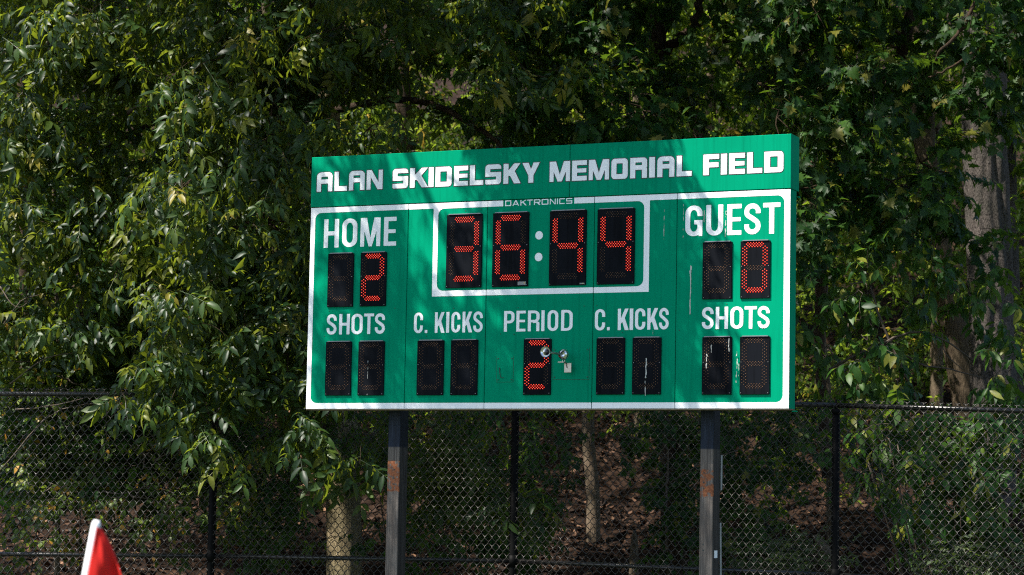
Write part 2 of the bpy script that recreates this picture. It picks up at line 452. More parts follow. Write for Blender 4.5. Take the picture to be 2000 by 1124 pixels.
def glyph_cond(ch, w, s, t):
    E = .0
    cr = (w * .5, .25); ci = ((w - 2 * s) * .5, .17)
    ring = [('+', rr(0, 0, w, 1, cr, cr, cr, cr)), ('-', rr(s, t, w - s, 1 - t, ci, ci, ci, ci))]
    if ch == 'H': return [('+', R_(0, 0, s, 1)), ('+', R_(w - s, 0, w, 1)), ('+', R_(s * .5, .5 - t / 2, w - s * .5, .5 + t / 2))]
    if ch == 'O': return ring
    if ch == 'C': return ring + [('-', R_(w * .5, .37, w + .2, .63))]
    if ch == 'G': return ring + [('-', R_(w * .5, .52, w + .2, .65)), ('+', R_(w * .52, .38, w, .52)), ('+', R_(w - s * .75, 0, w, .45))]
    if ch == 'U': return [('+', rr(0, 0, w, 1, br=cr, bl=cr)), ('-', rr(s, t, w - s, 1.2, br=ci, bl=ci))]
    if ch == 'D': return [('+', rr(0, 0, w, 1, tr=(w * .55, .24), br=(w * .55, .24))), ('-', rr(s, t, w - s, 1 - t, tr=(ci[0], .16), br=(ci[0], .16)))]
    if ch == 'P': return [('+', R_(0, 0, s, 1)), ('+', rr(0, .40, w, 1, tr=(w * .5, .2), br=(w * .5, .2))), ('-', rr(s, .40 + t, w - s, 1 - t, tr=(.1, .12), br=(.1, .12)))]
    if ch == 'R': return [('+', R_(0, 0, s, 1)), ('+', rr(0, .43, w, 1, tr=(w * .5, .2), br=(w * .5, .2))), ('-', rr(s, .43 + t * .9, w - s, 1 - t, tr=(.1, .11), br=(.1, .11))),
                          ('+', rr(w - s, 0, w, .46, tr=(.08, .08))), ('+', R_(w * .45, .40, w - s * .5, .47))]
    if ch == 'K': return [('+', R_(0, 0, s, 1)), ('+', [(s, .30), (s * .9 + s, .44), (w, 1), (w - s * 1.15, 1), (s, .54)]), ('+', [(s * 1.25, .50), (s * 2.0, .68), (w + .02, 0), (w - s * 1.15, 0)])]
    if ch == 'T': return [('+', R_(0, 1 - t, w, 1)), ('+', R_(w / 2 - s / 2, 0, w / 2 + s / 2, 1))]
    if ch == 'I': return [('+', R_(0, 0, w, 1))]
    if ch == '.': return [('+', R_(0, 0, w, .15))]
    if ch == 'E': return [('+', R_(0, 0, s, 1)), ('+', R_(0, 0, w, t)), ('+', R_(0, 1 - t, w, 1)), ('+', R_(0, .5 - t * .42, w * .94, .5 + t * .48))]
    if ch == 'M': return [('+', R_(0, 0, s * .9, 1)), ('+', R_(w - s * .9, 0, w, 1)), ('+', [(0, 1), (s * 1.45, 1), (w / 2 + .035, .0 + .12), (w / 2 + .06, 0), (w / 2 - .06, 0)]),
                          ('+', [(w, 1), (w - s * 1.45, 1), (w / 2 - .035, .12), (w / 2 - .06, 0), (w / 2 + .06, 0)])]
    if ch == 'S':
        h = t * .55
        x0, x1 = h, w - h
        mx = w / 2
        P = [(x1, .69)] + arc(mx, .74, x1 - mx, 1 - h - .74, 0, 180, 15) + [(x0, .72)]
        P += [(x0 + .012, .655), (x0 + .06, .60), (mx, .515), (x1 - .06, .42), (x1 - .012, .355)]
        P += [(x1, .28)] + arc(mx, .26, x1 - mx, .26 - h, 0, -180, 15) + [(x0, .31)]
        return [('p', P, h), ('-', R_(w * .62, .58, w + .2, .675)), ('-', R_(-.2, .325, w * .36, .42))]
    return ring

def glyph_wide(ch, w, s, t, r=.18):
    c = (r, r); k = (.08, .08)
    if ch == 'A': return [('+', rr(0, 0, w, 1, tl=(.26, .22), tr=(.26, .22))), ('-', R_(s, .63, w - s, .77)), ('-', R_(s, -.1, w - s, .41))]
    if ch == 'L': return [('+', R_(0, 0, s, 1)), ('+', R_(0, 0, w, t))]
    if ch == 'N': return [('+', R_(0, 0, s * .92, 1)), ('+', R_(w - s * .92, 0, w, 1)), ('+', [(0, 1), (s * 1.1, 1), (w, 0), (w - s * 1.1, 0)])]
    if ch == 'S':
        return [('+', rr(0, 0, w, 1, tl=c, tr=c, br=c, bl=k)), ('-', R_(s, .61, w + .1, .77)), ('-', R_(-.1, .235, w - s, .39)),
                ('-', R_(w - .02, .6, w + .1, .66))]
    if ch == 'K': return [('+', R_(0, 0, s, 1)), ('+', [(s * .8, .40), (s + .16, .38), (w, 1), (w - s * 1.25, 1), (s * .8, .60)]), ('+', [(s * .95, .58), (s + .30, .70), (w + .03, 0), (w - s * 1.2, 0)])]
    if ch == 'I': return [('+', R_(0, 0, w, 1))]
    if ch == 'D': return [('+', rr(0, 0, w, 1, tr=c, br=c)), ('-', R_(s, t, w - s, 1 - t))]
    if ch == 'O': return [('+', rr(0, 0, w, 1, c, c, c, c)), ('-', R_(s, t, w - s, 1 - t))]
    if ch == 'E': return [('+', R_(0, 0, w, 1)), ('-', R_(s, .60, w + .1, .77)), ('-', R_(s, .23, w + .1, .40)), ('-', R_(w * .965, .35, w + .1, .65))]
    if ch == 'F': return [('+', R_(0, 0, w, 1)), ('-', R_(s, .60, w + .1, .77)), ('-', R_(s, -.1, w + .1, .37)), ('-', R_(w * .965, .3, w + .1, .65))]
    if ch == 'M': return [('+', R_(0, 0, s * .82, 1)), ('+', R_(w - s * .82, 0, w, 1)), ('+', [(0, 1), (s * 1.25, 1), (w / 2 + .11, 0), (w / 2 - .11, 0)]), ('+', [(w, 1), (w - s * 1.25, 1), (w / 2 - .11, 0), (w / 2 + .11, 0)])]
    if ch == 'R': return [('+', rr(0, 0, w, 1, tr=c)), ('-', R_(s, .63, w - s, .77)), ('-', R_(s, -.1, w - s, .41)), ('-', [(w - .06, .50), (w + .1, .44), (w + .1, .56)])]
    if ch == 'Y': return [('+', [(0, 1), (s * 1.25, 1), (w / 2 + .06, .52), (w / 2, .36), (w / 2 - s * .5, .36)]), ('+', [(w, 1), (w - s * 1.25, 1), (w / 2 - .06, .52), (w / 2, .36), (w / 2 + s * .5, .36)]), ('+', R_(w / 2 - s * .5, 0, w / 2 + s * .5, .45))]
    if ch == 'T': return [('+', R_(0, 1 - t, w, 1)), ('+', R_(w / 2 - s / 2, 0, w / 2 + s / 2, 1))]
    if ch == 'C': return [('+', rr(0, 0, w, 1, c, c, c, c)), ('-', R_(s, t, w + .2, 1 - t))]
    return []
def glyph_maker(ch, w, s, t):
    if ch == 'A': return [('+', [(0, 0), (w / 2 - .1, 1), (w / 2 + .1, 1), (w, 0), (w - .2, 0), (w / 2, .80), (.2, 0)]), ('+', R_(w * .22, .2, w * .78, .35))]
    if ch == 'R': return [('+', R_(0, 0, s, 1)), ('+', rr(0, .38, w, 1, tr=(.2, .2), br=(.2, .2))), ('-', R_(s, .38 + t, w - s, 1 - t)), ('+', [(w * .45, .4), (w * .72, .4), (w + .02, 0), (w - .24, 0)])]
    if ch == 'S': return [('+', rr(0, 0, w, 1, (.14, .14), (.1, .1), (.14, .14), (.1, .1))), ('-', R_(s, .58, w + .1, 1 - t)), ('-', R_(-.1, t, w - s, .42))]
    if ch == 'K': return [('+', R_(0, 0, s, 1)), ('+', [(s, .40), (s, .58), (w - .26, 1), (w, 1)]), ('+', [(w * .3, .56), (w * .48, .66), (w, 0), (w - .26, 0)])]
    return glyph_wide(ch, w, s, t, .12)

def word(parent, name, letters, v0, v1, font, s, t, y, mat, cell=70, outline=0, **kw):
    mb = MB(); mo = MB()
    h = v1 - v0
    for ch, u0, u1 in letters:
        w = (u1 - u0) / h
        ops = font(ch, w, s, t, **kw)
        pad = .08 if outline else .03
        step = 1.0 / cell
        gx = np.arange(-pad, w + pad + step, step); gy = np.arange(-pad, 1 + pad + step, step)
        X, Y = np.meshgrid(gx, gy)
        D = sdf_ops(ops, X, Y)
        march(D, u0 + gx * h, v0 + gy * h, mb, y)
        if outline: march(D - outline, u0 + gx * h, v0 + gy * h, mo, y + .0012)
    o = mb.build(name, mat, parent)
    if outline: mo.build("letter_outline", M_outline, parent)
    return o

# ------------------------------------------------------------------ scoreboard
BX, BY, BZ, BA = -1.60806, 19.08943, 2.38588, 0.4258265
W, H, H2 = 3.977, 1.603, 2.008
board = empty("scoreboard", (BX, BY, 0), -BA)
tag(board, "green outdoor scoreboard with white border and red lit digits on two steel posts", "scoreboard")
# child frame: x = u along the face, y = depth behind the face, z = height above ground
class Shift:  # parts are built with v measured from the board's bottom edge
    pass
bsub_loc = (0, 0, BZ)
def bpart(mb, name, mats, smooth=False):
    return mb.build(name, mats, board, smooth, bsub_loc)

seams = [0, .867, 1.549, 2.437, 3.0995, W]
for i in range(5):
    b = MB(); g_ = .0022
    a0 = seams[i] + (g_ if i else 0); a1 = seams[i + 1] - (g_ if i < 4 else 0)
    b.box(a0, a1, 0, .14, .006, H - .0, bev=.0025)
    bpart(b, "face_panel", M_green)
b = MB(); b.box(.004, W - .004, .012, .136, .012, H - .01); bpart(b, "cabinet_core", M_seam)
b = MB(); b.box(0, W, .004, .14, -.004, .005); bpart(b, "bottom_lip", M_lip)
for a0, a1 in ((-.003, 2.2295), (2.2325, W + .004)):
    b = MB(); b.box(a0, a1, -.006, .185, H + .004, H2, bev=.003); bpart(b, "header_panel", M_green)
b = MB(); b.box(.01, W - .01, .03, .15, H - .01, H + .012); bpart(b, "header_joint", M_seam)
b = MB(); b.box(W + .0045, W + .016, .15, .18, H - .045, H - .035); b.box(W - .01, W + .02, .1, .142, -.014, -.0045); bpart(b, "bracket_tab", M_green)

# printed white border
def border():
    st = .0055
    gx = np.arange(-.002, W + .004, st); gy = np.arange(.004, H + .004, st)
    gx = np.linspace(0.0005, W - .0005, 724); gy = np.linspace(.0065, H - .0015, 291)
    X, Y = np.meshgrid(gx, gy)
    c = (.052, .052)
    out = sdf_poly(R_(-.01, -.01, W + .01, H + .01), X, Y)
    inn = sdf_poly(rr(.0405, .0507, 3.9304, 1.5595, c, c, c, c), X, Y)
    D = np.maximum(out, -inn)
    box = np.maximum(sdf_poly(R_(1.0868, .8735, 2.8827, 1.58), X, Y), -sdf_poly(rr(1.1272, .9165, 2.8385, 1.5565, c, c, c, c), X, Y))
    D = np.minimum(D, box)
    D = np.maximum(D, -sdf_poly(R_(1.6795, 1.545, 2.2705, 1.65), X, Y))
    for sx in seams[1:-1]: D = np.maximum(D, .0028 - np.abs(X - sx))
    for cu, cv in ((1.9842, 1.3235), (1.9835, 1.1574)):
        D = np.minimum(D, np.hypot(X - cu, (Y - cv) * .98) - .0315)
    mb = MB(); march(D, gx, gy, mb, -.0015)
    # top edge of the band: exact strip to the joint
    return mb
bpart(border(), "white_border", M_white)

def w_(name, letters, v0, v1, font, s, t, y, **kw):
    o0 = len(COL.objects)
    before = set(board.children)
    word(board, name, letters, v0, v1, font, s, t, y, M_white, **kw)
    for c in board.children:
        if c not in before: c.location = bsub_loc
YF = -.0016
HY = -.0085
w_("header_lettering", [('A', .05, .19), ('L', .208, .322), ('A', .339, .478), ('N', .496, .637)], 1.729, 1.883, glyph_wide, .25, .235, HY, outline=.036)
w_("header_lettering", [('S', .726, .861), ('K', .878, 1.032), ('I', 1.040, 1.083), ('D', 1.099, 1.239), ('E', 1.26, 1.379), ('L', 1.395, 1.51), ('S', 1.526, 1.66), ('K', 1.68, 1.82), ('Y', 1.838, 1.983)], 1.729, 1.883, glyph_wide, .27, .235, HY, outline=.036)
w_("header_lettering", [('M', 2.066, 2.234), ('E', 2.251, 2.372), ('M', 2.388, 2.553), ('O', 2.572, 2.704), ('R', 2.724, 2.859), ('I', 2.876, 2.922), ('A', 2.941, 3.077), ('L', 3.095, 3.213)], 1.729, 1.883, glyph_wide, .265, .235, HY, outline=.036)
w_("header_lettering", [('F', 3.305, 3.427), ('I', 3.442, 3.489), ('E', 3.506, 3.628), ('L', 3.645, 3.761), ('D', 3.778, 3.923)], 1.729, 1.883, glyph_wide, .28, .235, HY, outline=.036)
w_("team_lettering", [('H', .122, .256), ('O', .286, .42), ('M', .449, .625), ('E', .656, .765)], 1.280, 1.507, glyph_cond, .168, .145, YF, cell=80)
w_("team_lettering", [('G', 3.166, 3.3), ('U', 3.329, 3.461), ('E', 3.493, 3.603), ('S', 3.625, 3.75), ('T', 3.769, 3.901)], 1.279, 1.507, glyph_cond, .168, .145, YF, cell=80)
w_("caption_lettering", [('S', .168, .256), ('H', .279, .373), ('O', .389, .488), ('T', .499, .587), ('S', .596, .684)], .590, .751, glyph_cond, .165, .14, YF)
w_("caption_lettering", [('C', .937, 1.015), ('.', 1.032, 1.054), ('K', 1.118, 1.2), ('I', 1.215, 1.241), ('C', 1.259, 1.335), ('K', 1.354, 1.435), ('S', 1.446, 1.526)], .591, .751, glyph_cond, .15, .13, YF)
w_("caption_lettering", [('P', 1.705, 1.792), ('E', 1.808, 1.885), ('R', 1.904, 2.0), ('I', 2.016, 2.042), ('O', 2.067, 2.155), ('D', 2.179, 2.273)], .592, .750, glyph_cond, .16, .13, YF)
w_("caption_lettering", [('C', 2.454, 2.537), ('.', 2.553, 2.575), ('K', 2.639, 2.724), ('I', 2.734, 2.762), ('C', 2.777, 2.859), ('K', 2.875, 2.96), ('S', 2.968, 3.044)], .591, .751, glyph_cond, .155, .13, YF)
w_("caption_lettering", [('S', 3.305, 3.395), ('H', 3.412, 3.507), ('O', 3.526, 3.624), ('T', 3.634, 3.728), ('S', 3.735, 3.825)], .588, .751, glyph_cond, .165, .14, YF)
w_("maker_lettering", [('D', 1.696, 1.747), ('A', 1.757, 1.813), ('K', 1.824, 1.876), ('T', 1.880, 1.926), ('R', 1.937, 1.990), ('O', 2.001, 2.057), ('N', 2.069, 2.117), ('I', 2.128, 2.136), ('C', 2.147, 2.193), ('S', 2.204, 2.254)], 1.557, 1.600, glyph_maker, .18, .16, YF, cell=40)

# digit panels
SEGS = {'0': 'abcdef', '2': 'abged', '3': 'abgcd', '4': 'fgbc', '6': 'afgedc', ' ': ''}
def dots_h(cx, cy, rows, px, py):
    o = []
    n = len(rows)
    for i, k in enumerate(rows):
        for j in range(k): o.append((cx + (j - (k - 1) / 2) * px, cy + ((n - 1) / 2 - i) * py))
    return o
def dots_v(cx, cy, cols, px, py):
    o = []
    n = len(cols)
    for i, k in enumerate(cols):
        for j in range(k): o.append((cx + (i - (n - 1) / 2) * px, cy + (j - (k - 1) / 2) * py))
    return o
def seg_meshes(w, h, clock):
    S = {}
    if clock:
        kx, ky = .066 * w, .0205 * h
        for s_, y, rows in (('a', .070, [8, 9, 8, 7]), ('g', .472, [8, 9, 8, 7]), ('d', .877, [7, 8, 9, 8])): S[s_] = dots_h(.505 * w, h * (1 - y), rows, kx, ky)
        for s_, x, y in (('f', .155, .262), ('e', .150, .668), ('b', .85, .262), ('c', .845, .668)):
            S[s_] = dots_v(x * w, h * (1 - y), [8, 9, 8, 9], .036 * w, .0385 * h)
        r = .0040
    else:
        kx, ky = .094 * w, .0235 * h
        for s_, y, rows in (('a', .066, [6, 7, 6, 5]), ('g', .470, [6, 7, 6, 5]), ('d', .855, [5, 6, 7, 6])): S[s_] = dots_h(.49 * w, h * (1 - y), rows, kx, ky)
        for s_, x, y in (('f', .150, .262), ('e', .143, .662), ('b', .835, .262), ('c', .828, .662)):
            S[s_] = dots_v(x * w, h * (1 - y), [6, 7, 6], .066 * w, .0545 * h)
        r = .0043
    return S, r
_segcache = {}
def seg_mesh(clock, seg, lit, w, h):
    key = (clock, seg, lit)
    if key in _segcache: return _segcache[key]
    S, r = seg_meshes(w, h, clock)
    mb = MB()
    rad = r if lit else r * .55
    n = 8
    for (x, z) in S[seg]:
        ring = [(x + rad * math.cos(2 * math.pi * k / n), 0, z + rad * math.sin(2 * math.pi * k / n)) for k in range(n)]
        rb = [(x + rad * .38 * math.cos(2 * math.pi * k / n), -.003, z + rad * .38 * math.sin(2 * math.pi * k / n)) for k in range(n)]
        for k in range(n): mb.poly([ring[k], ring[(k + 1) % n], rb[(k + 1) % n], rb[k]], 0)
        mb.poly(rb, 1)
    me = mb.mesh("led_segment", [M_led, M_ledc] if lit else [M_ledoff, M_ledoff])
    _segcache[key] = me
    return me
def digit(u0, v0, clock, ch):
    w, h = (.3015, .567) if clock else (.2275, .421)
    b = MB()
    b.box(u0, u0 + w, -.012, .004, v0, v0 + h, bev=.0015)
    p = bpart(b, "digit_panel", M_digit)
    hd = MB(); hd.box(u0 + .018, u0 + w - .012, -.020, -.0005, v0 + h + .0003, v0 + h + .007)
    o = hd.build("hood", M_hood, p)
    sc = MB()
    for sx in (.011, w - .011):
        for sz in (.011, h * .56):
            sc.lathe([(.0001, -.003), (.003, -.0025), (.0035, 0)], (u0 + sx, -.0122, v0 + sz), 'y', 6)
    o = sc.build("screws", M_screw, p); o['kind'] = 'stuff'
    for s_ in 'abcdefg':
        lit = s_ in SEGS[ch]
        o = link("led_segment", seg_mesh(clock, s_, lit, w, h), p, (u0, -.0123, v0))
        o['label'] = "lit red row of dots" if lit else "unlit amber row of dots"
for u, c in ((1.207, '3'), (1.600, '6'), (2.075, '4'), (2.466, '4')): digit(u, .936, True, c)
for u, v, c in ((.1705, .808, ' '), (.4615, .808, '2'), (3.308, .808, ' '), (3.601, .808, '0'), (.171, .110, ' '), (.461, .110, ' '), (.976, .110, ' '), (1.265, .110, ' '),
                (1.877, .110, '2'), (2.474, .110, ' '), (2.763, .110, ' '), (3.3125, .107, ' '), (3.604, .107, ' ')): digit(u, v, False, c)

# small stickers on two clock digits
b = MB(); b.box(1.818, 1.886, -.0135, -.0125, .945, .972); o = bpart(b, "warning_sticker", M_sticker)
b = MB(); b.poly([(1.868, -.0138, .957), (1.880, -.0138, .957), (1.874, -.0138, .968)]); bpart(b, "sticker_mark", M_yellow)
b = MB(); b.box(2.33, 2.37, -.0135, -.0125, .942, .951); bpart(b, "warning_sticker", M_sticker)
b = MB(); b.poly([(2.350, -.0138, .943), (2.362, -.0138, .943), (2.356, -.0138, .950)]); bpart(b, "sticker_mark", M_yellow)

# access covers with screws, loose wire
def cover(u0, u1, v0, v1):
    b = MB(); b.box(u0, u1, -.0022, .003, v0, v1)
    p = bpart(b, "access_cover", M_green)
    e = MB()
    e.box(u0 - .002, u0, -.0012, .002, v0, v1); e.box(u1, u1 + .002, -.0012, .002, v0 - .002, v1)
    e.box(u0 - .002, u1, -.0012, .002, v0 - .002, v0)
    e.build("cover_gap", M_seam, p)
    for du in (.012, u1 - u0 - .012):
        for dv in (.016, v1 - v0 - .016):
            s_ = MB(); s_.lathe([(.0001, -.005), (.0042, -.004), (.0046, 0)], (u0 + du, -.0023, v0 + dv), 'y', 8)
            s_.build("screw", M_seam, p)
    return p
cover(1.652, 1.789, .209, .403); cover(2.120, 2.412, .226, .463)
b = MB(); b.tube([(1.676, -.008, .318), (1.682, -.012, .28), (1.688, -.008, .246), (1.700, -.012, .239), (1.716, -.01, .243)], .0025, 6); bpart(b, "loose_wire", M_rubber)
b = MB()
rng = random.Random(5)
for _ in range(26):
    u, v = rng.uniform(.1, 3.9), rng.choice([.56, .58, .78, 1.26, 1.53, .78]) + rng.uniform(-.01, .01)
    if 1.06 < u < 1.15 or 2.82 < u < 2.9: continue
    b.lathe([(.0001, -.002), (.0034, -.0018), (.0036, 0)], (u, -.0018, v), 'y', 6)
o = bpart(b, "rivets", M_seam); o['kind'] = 'stuff'

# bird streaks: thin irregular splashes
def streak(u, v0, v1, wd, y, seed, dens=.5):
    rs = np.random.RandomState(seed)
    gx = np.arange(u - wd * 1.6, u + wd * 1.6, .0022); gy = np.arange(v0, v1, .0045)
    X, Y = np.meshgrid(gx, gy)
    n = np.zeros(X.shape)
    for k in range(10):
        fx, fy = rs.uniform(80, 420), rs.uniform(12, 160); n += np.sin(X * fx + rs.uniform(0, 6) + np.sin(Y * fy * .4) * 2) * np.sin(Y * fy + rs.uniform(0, 6)) / 3
    D = np.abs(X - u - .2 * wd * np.sin(Y * 23)) / wd - dens + n * .55
    mb = MB(); march(D, gx, gy, mb, y); 
    if mb.f: bpart(mb, "bird_streak", M_dropping)
streak(3.481, 1.27, 1.46, .008, -.0032, 1, .25); streak(3.212, .70, 1.06, .0045, -.002, 2, .75); streak(3.215, .98, 1.06, .008, -.0022, 12, .5)
streak(3.313, 1.38, 1.50, .003, -.0035, 3, .6); streak(3.150, 1.25, 1.52, .004, -.002, 4, .2); streak(2.998, 1.26, 1.52, .004, -.002, 5, .35)
streak(3.582, .18, .42, .010, -.0125, 6, .12); streak(3.597, .24, .34, .005, -.0128, 16, .3); streak(3.385, .41, .475, .006, -.0128, 7, .25); streak(3.345, .30, .41, .009, -.0128, 8, .15); streak(3.52, .42, .52, .006, -.0128, 9, .4)
streak(2.873, .23, .38, .007, -.0128, 10, .55); streak(2.87, .10, .24, .006, -.0128, 11, .25); streak(2.92, .5, .59, .004, -.002, 13, .1); streak(.548, .11, .38, .004, -.0128, 14, .25)

# posts (grounded), holes, sticker, conduit
for u0, lab in ((.628, "left steel post with rust patch"), (3.2275, "right steel post with blue black upper paint")):
    b = MB(); pw, pd = .108, .135
    b.box(0, pw, 0, pd, -.3, 4.25, bev=.006)
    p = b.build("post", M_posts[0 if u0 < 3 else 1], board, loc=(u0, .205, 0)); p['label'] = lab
    for hz in (1.925, 1.855, 1.81) + ((1.40, 1.355) if u0 > 3 else ()):
        c = MB(); c.lathe([(.0001, -.0006), (.0062, -.0005), (.0062, .001)], ((.060 if u0 < 3 else .032), -.0006, hz), 'y', 8)
        c.build("bolt_hole", M_seam, p)
b = MB(); b.box(.628 + .108 + .0005, .628 + .111, .235, .262, 1.305, 1.365)
b = MB(); b.box(0, .0015, .03, .095, 1.30, 1.355); o = b.build("white_sticker", M_white, board, loc=(3.2275 + .1085, .205, 0))
for z0, z1, du in ((1.80, 2.06, .0), (-.3, 1.56, .012)):
    b = MB(); b.tube([(3.340 + du * 1.6, .36, z0), (3.340 + du, .36, (z0 + z1) / 2), (3.340 + (du * -.3), .36, z1)], .0095, 10)
    b.build("conduit", M_conduit, board)
b = MB(); b.tube([(3.10, .18, BZ + .005), (3.17, .2, BZ - .005), (3.205, .22, BZ - .045), (3.21, .23, BZ - .10)], .005, 6); b.build("cable", M_rubber, board)

# long trumpet air horn mounted on the lower access cover
horn = empty("air_horn", (BX, BY, BZ), -BA)
tag(horn, "small chrome trumpet horn sticking out beside the lit period digit", "horn")
hu, hv = 2.237, .408
prof = [(.004, 0.0), (.020, 0.002), (.033, .010), (.0385, .022), (.039, .034), (.036, .044), (.030, .05), (.024, .060)]
b = MB(); b.lathe([(r, -.055 - h) for r, h in reversed(prof)], (hu, 0, hv), 'y', 24); b.build("driver", M_chrome, horn, True)
b = MB(); b.lathe([(.0405, -.078), (.042, -.083), (.0405, -.088)], (hu, 0, hv), 'y', 24); b.build("clamp_ring", M_alu, horn, True)
b = MB(); b.tube([(hu, -.11, hv), (hu, -.36, hv - .004)], [.0085, .0085], 12); b.build("trumpet_tube", M_tubegreen, horn, True)
bell = [(.0085, 0), (.010, -.02), (.014, -.045), (.022, -.065), (.034, -.078), (.041, -.083), (.0415, -.085)]
b = MB(); b.lathe([(r, -.34 + h) for r, h in bell], (hu, 0, hv - .004), 'y', 28); b.build("bell", M_chrome, horn, True)
b = MB(); b.lathe([(.0405, -.425), (.033, -.414), (.021, -.400), (.012, -.385), (.0005, -.36)], (hu, 0, hv - .004), 'y', 28); b.build("bell_throat", M_chromein, horn, True)
b = MB(); b.box(hu - .035, hu + .012, -.105, -.05, hv - .062, hv - .055); b.box(hu - .012, hu - .008, -.075, -.065, hv - .055, hv - .03); b.box(hu + .005, hu + .009, -.075, -.065, hv - .055, hv - .03)
b.build("shelf_bracket", M_alu, horn)
b = MB(); b.box(hu - .006, hu + .052, -.054, -.050, hv - .135, hv - .0625, bev=.002); b.build("hanger_plate", M_alu, horn)
b = MB(); b.box(hu + .006, hu + .036, -.050, -.0025, hv - .10, hv - .085); b.build("standoff", M_alu, horn)
b = MB(); b.tube([(hu + .012, -.060, hv - .063), (hu + .016, -.061, hv - .085), (hu + .020, -.060, hv - .100), (hu + .027, -.059, hv - .100)], .0022, 6); b.build("wire", M_rubber, horn)

# ------------------------------------------------------------------ chain link fence
FP = [(-5.25, 21.3, 2.553, 1.155), (-2.58, 21.2, 2.590, 1.182), (.05, 21.0, 2.592, 1.191), (2.766, 20.5, 2.564, 1.135), (5.22, 20.0, 2.512, 1.082), (7.6, 19.6, 2.47, 1.04)]
FP = [(-7.9, 21.4, 2.52, 1.13)] + FP
fence = empty("chain_link_fence", (0, 21, 0))
tag(fence, "tall black chain link fence with round posts and rails behind the scoreboard", "fence")
def fl(p): return (p[0], p[1] - 21, p[2])
for i, p in enumerate(FP):
    b = MB(); r = .034
    b.tube([(0, 0, -.3), (0, 0, p[2] - .035)], r, 16); b.tube([(0, 0, p[2] - .075), (0, 0, p[2] - .03)], r + .004, 16); b.tube([(0, 0, p[2] - .05), (0, 0, p[2] + .05)], .010, 8)
    b.tube([(0, 0, p[3] - .05), (0, 0, p[3] + .05)], r + .005, 16)
    b.build("post", M_fpost, fence, True, (p[0], p[1] + .0 - 21 + .0, 0))
def lerp(a, b, t): return a + (b - a) * t
for i in range(len(FP) - 1):
    a, c = FP[i], FP[i + 1]
    for k, nm, r in ((2, "top_rail", .0215), (3, "mid_rail", .0195)):
        b = MB(); b.tube([(a[0], a[1] - 21, a[k]), (c[0], c[1] - 21, c[k])], r, 14)
        L = math.hypot(c[0] - a[0], c[1] - a[1])
        nt_ = int(L / .38)
        for j in range(nt_):
            t = (j + .5) / nt_
            dx, dy = (c[0] - a[0]) / L, (c[1] - a[1]) / L
            x, y, z = lerp(a[0], c[0], t), lerp(a[1], c[1], t) - 21, lerp(a[k], c[k], t)
            b.tube([(x - dx * .003, y - dy * .003, z), (x + dx * .003, y + dy * .003, z)], r + .0035, 12)
        b.build(nm, M_rail, fence, True)
DW, DH = .0638, .0822
def wire_mesh(sign, ht=2.62):
    rows = int(ht / (DH / 2))
    pts = []
    for k in range(rows + 1):
        s_ = 1 if (k % 2 == 0) else -1
        x = s_ * sign * DW / 4 * 1.05; z = -k * DH / 2
        # bend round the neighbour: depth swings at each knuckle
        pts += [(x - .0015 * s_ * sign, .0030, z + .006), (x, -.0028, z), (x - .0015 * s_ * sign, .0030 * (1 if k % 2 else -1), z - .006)]
    pts = [(-sign * .006, 0, .016)] + pts
    mb = MB(); mb.tube(pts, .0034, 4, cap=False)
    return mb.mesh("wire", M_fence, True)
WM = [wire_mesh(1), wire_mesh(-1)]
cnt = 0
for i in range(1, len(FP) - 2):
    a, c = FP[i], FP[i + 1]
    L = math.hypot(c[0] - a[0], c[1] - a[1]); sx = 1.09 if i >= 4 else 1.0; n = int(L / (DW / 2 * sx))
    if i == len(FP) - 3: n = int(n * .93)
    if i == 1: n0 = int(n * .17)
    else: n0 = 0
    ang = math.atan2(c[1] - a[1], c[0] - a[0])
    for j in range(n0, n):
        t = (j + .5) * (DW / 2 * sx) / L
        o = link("wire", WM[j % 2], fence, (lerp(a[0], c[0], t), lerp(a[1], c[1], t) - .0 - 21 - .026, lerp(a[2], c[2], t) + .030))
        o.rotation_euler = (0, 0, ang); o.scale = (sx, 1, 1); cnt += 1
print("wires", cnt)
# the fabric beyond the frame, one piece each side
for (i, t0, t1) in ((0, 0, 1), (1, 0, .165), (len(FP) - 3, .935, 1.0), (len(FP) - 2, 0, 1)):
    a, c = FP[i], FP[i + 1]
    L = math.hypot(c[0] - a[0], c[1] - a[1]); n0, n1 = int(L * t0 / (DW / 2)), int(L * t1 / (DW / 2))
    ang = math.atan2(c[1] - a[1], c[0] - a[0])
    src = []
    for me in WM:
        co = np.empty(len(me.vertices) * 3, np.float32); me.vertices.foreach_get("co", co); co = co.reshape(-1, 3)
        fs = np.array([p.vertices[:] for p in me.polygons])
        src.append((co, np.concatenate([fs[:, [0, 1, 2]], fs[:, [0, 2, 3]]])))
    VV, TT, bse = [], [], 0
    ca, sa = math.cos(ang), math.sin(ang)
    for j in range(n0, n1):
        t = (j + .5) * (DW / 2) / L
        co, ts = src[j % 2]
        x = co[:, 0] * ca - co[:, 1] * sa + lerp(a[0], c[0], t); y = co[:, 0] * sa + co[:, 1] * ca + lerp(a[1], c[1], t) - 21 - .026
        VV.append(np.stack([x, y, co[:, 2] + lerp(a[2], c[2], t) + .03], -1)); TT.append(ts + bse); bse += len(co)
    if VV:
        o = link("wire_fabric", mesh_np("wire_fabric", np.concatenate(VV), np.concatenate(TT), M_fence), fence); o['kind'] = 'stuff'

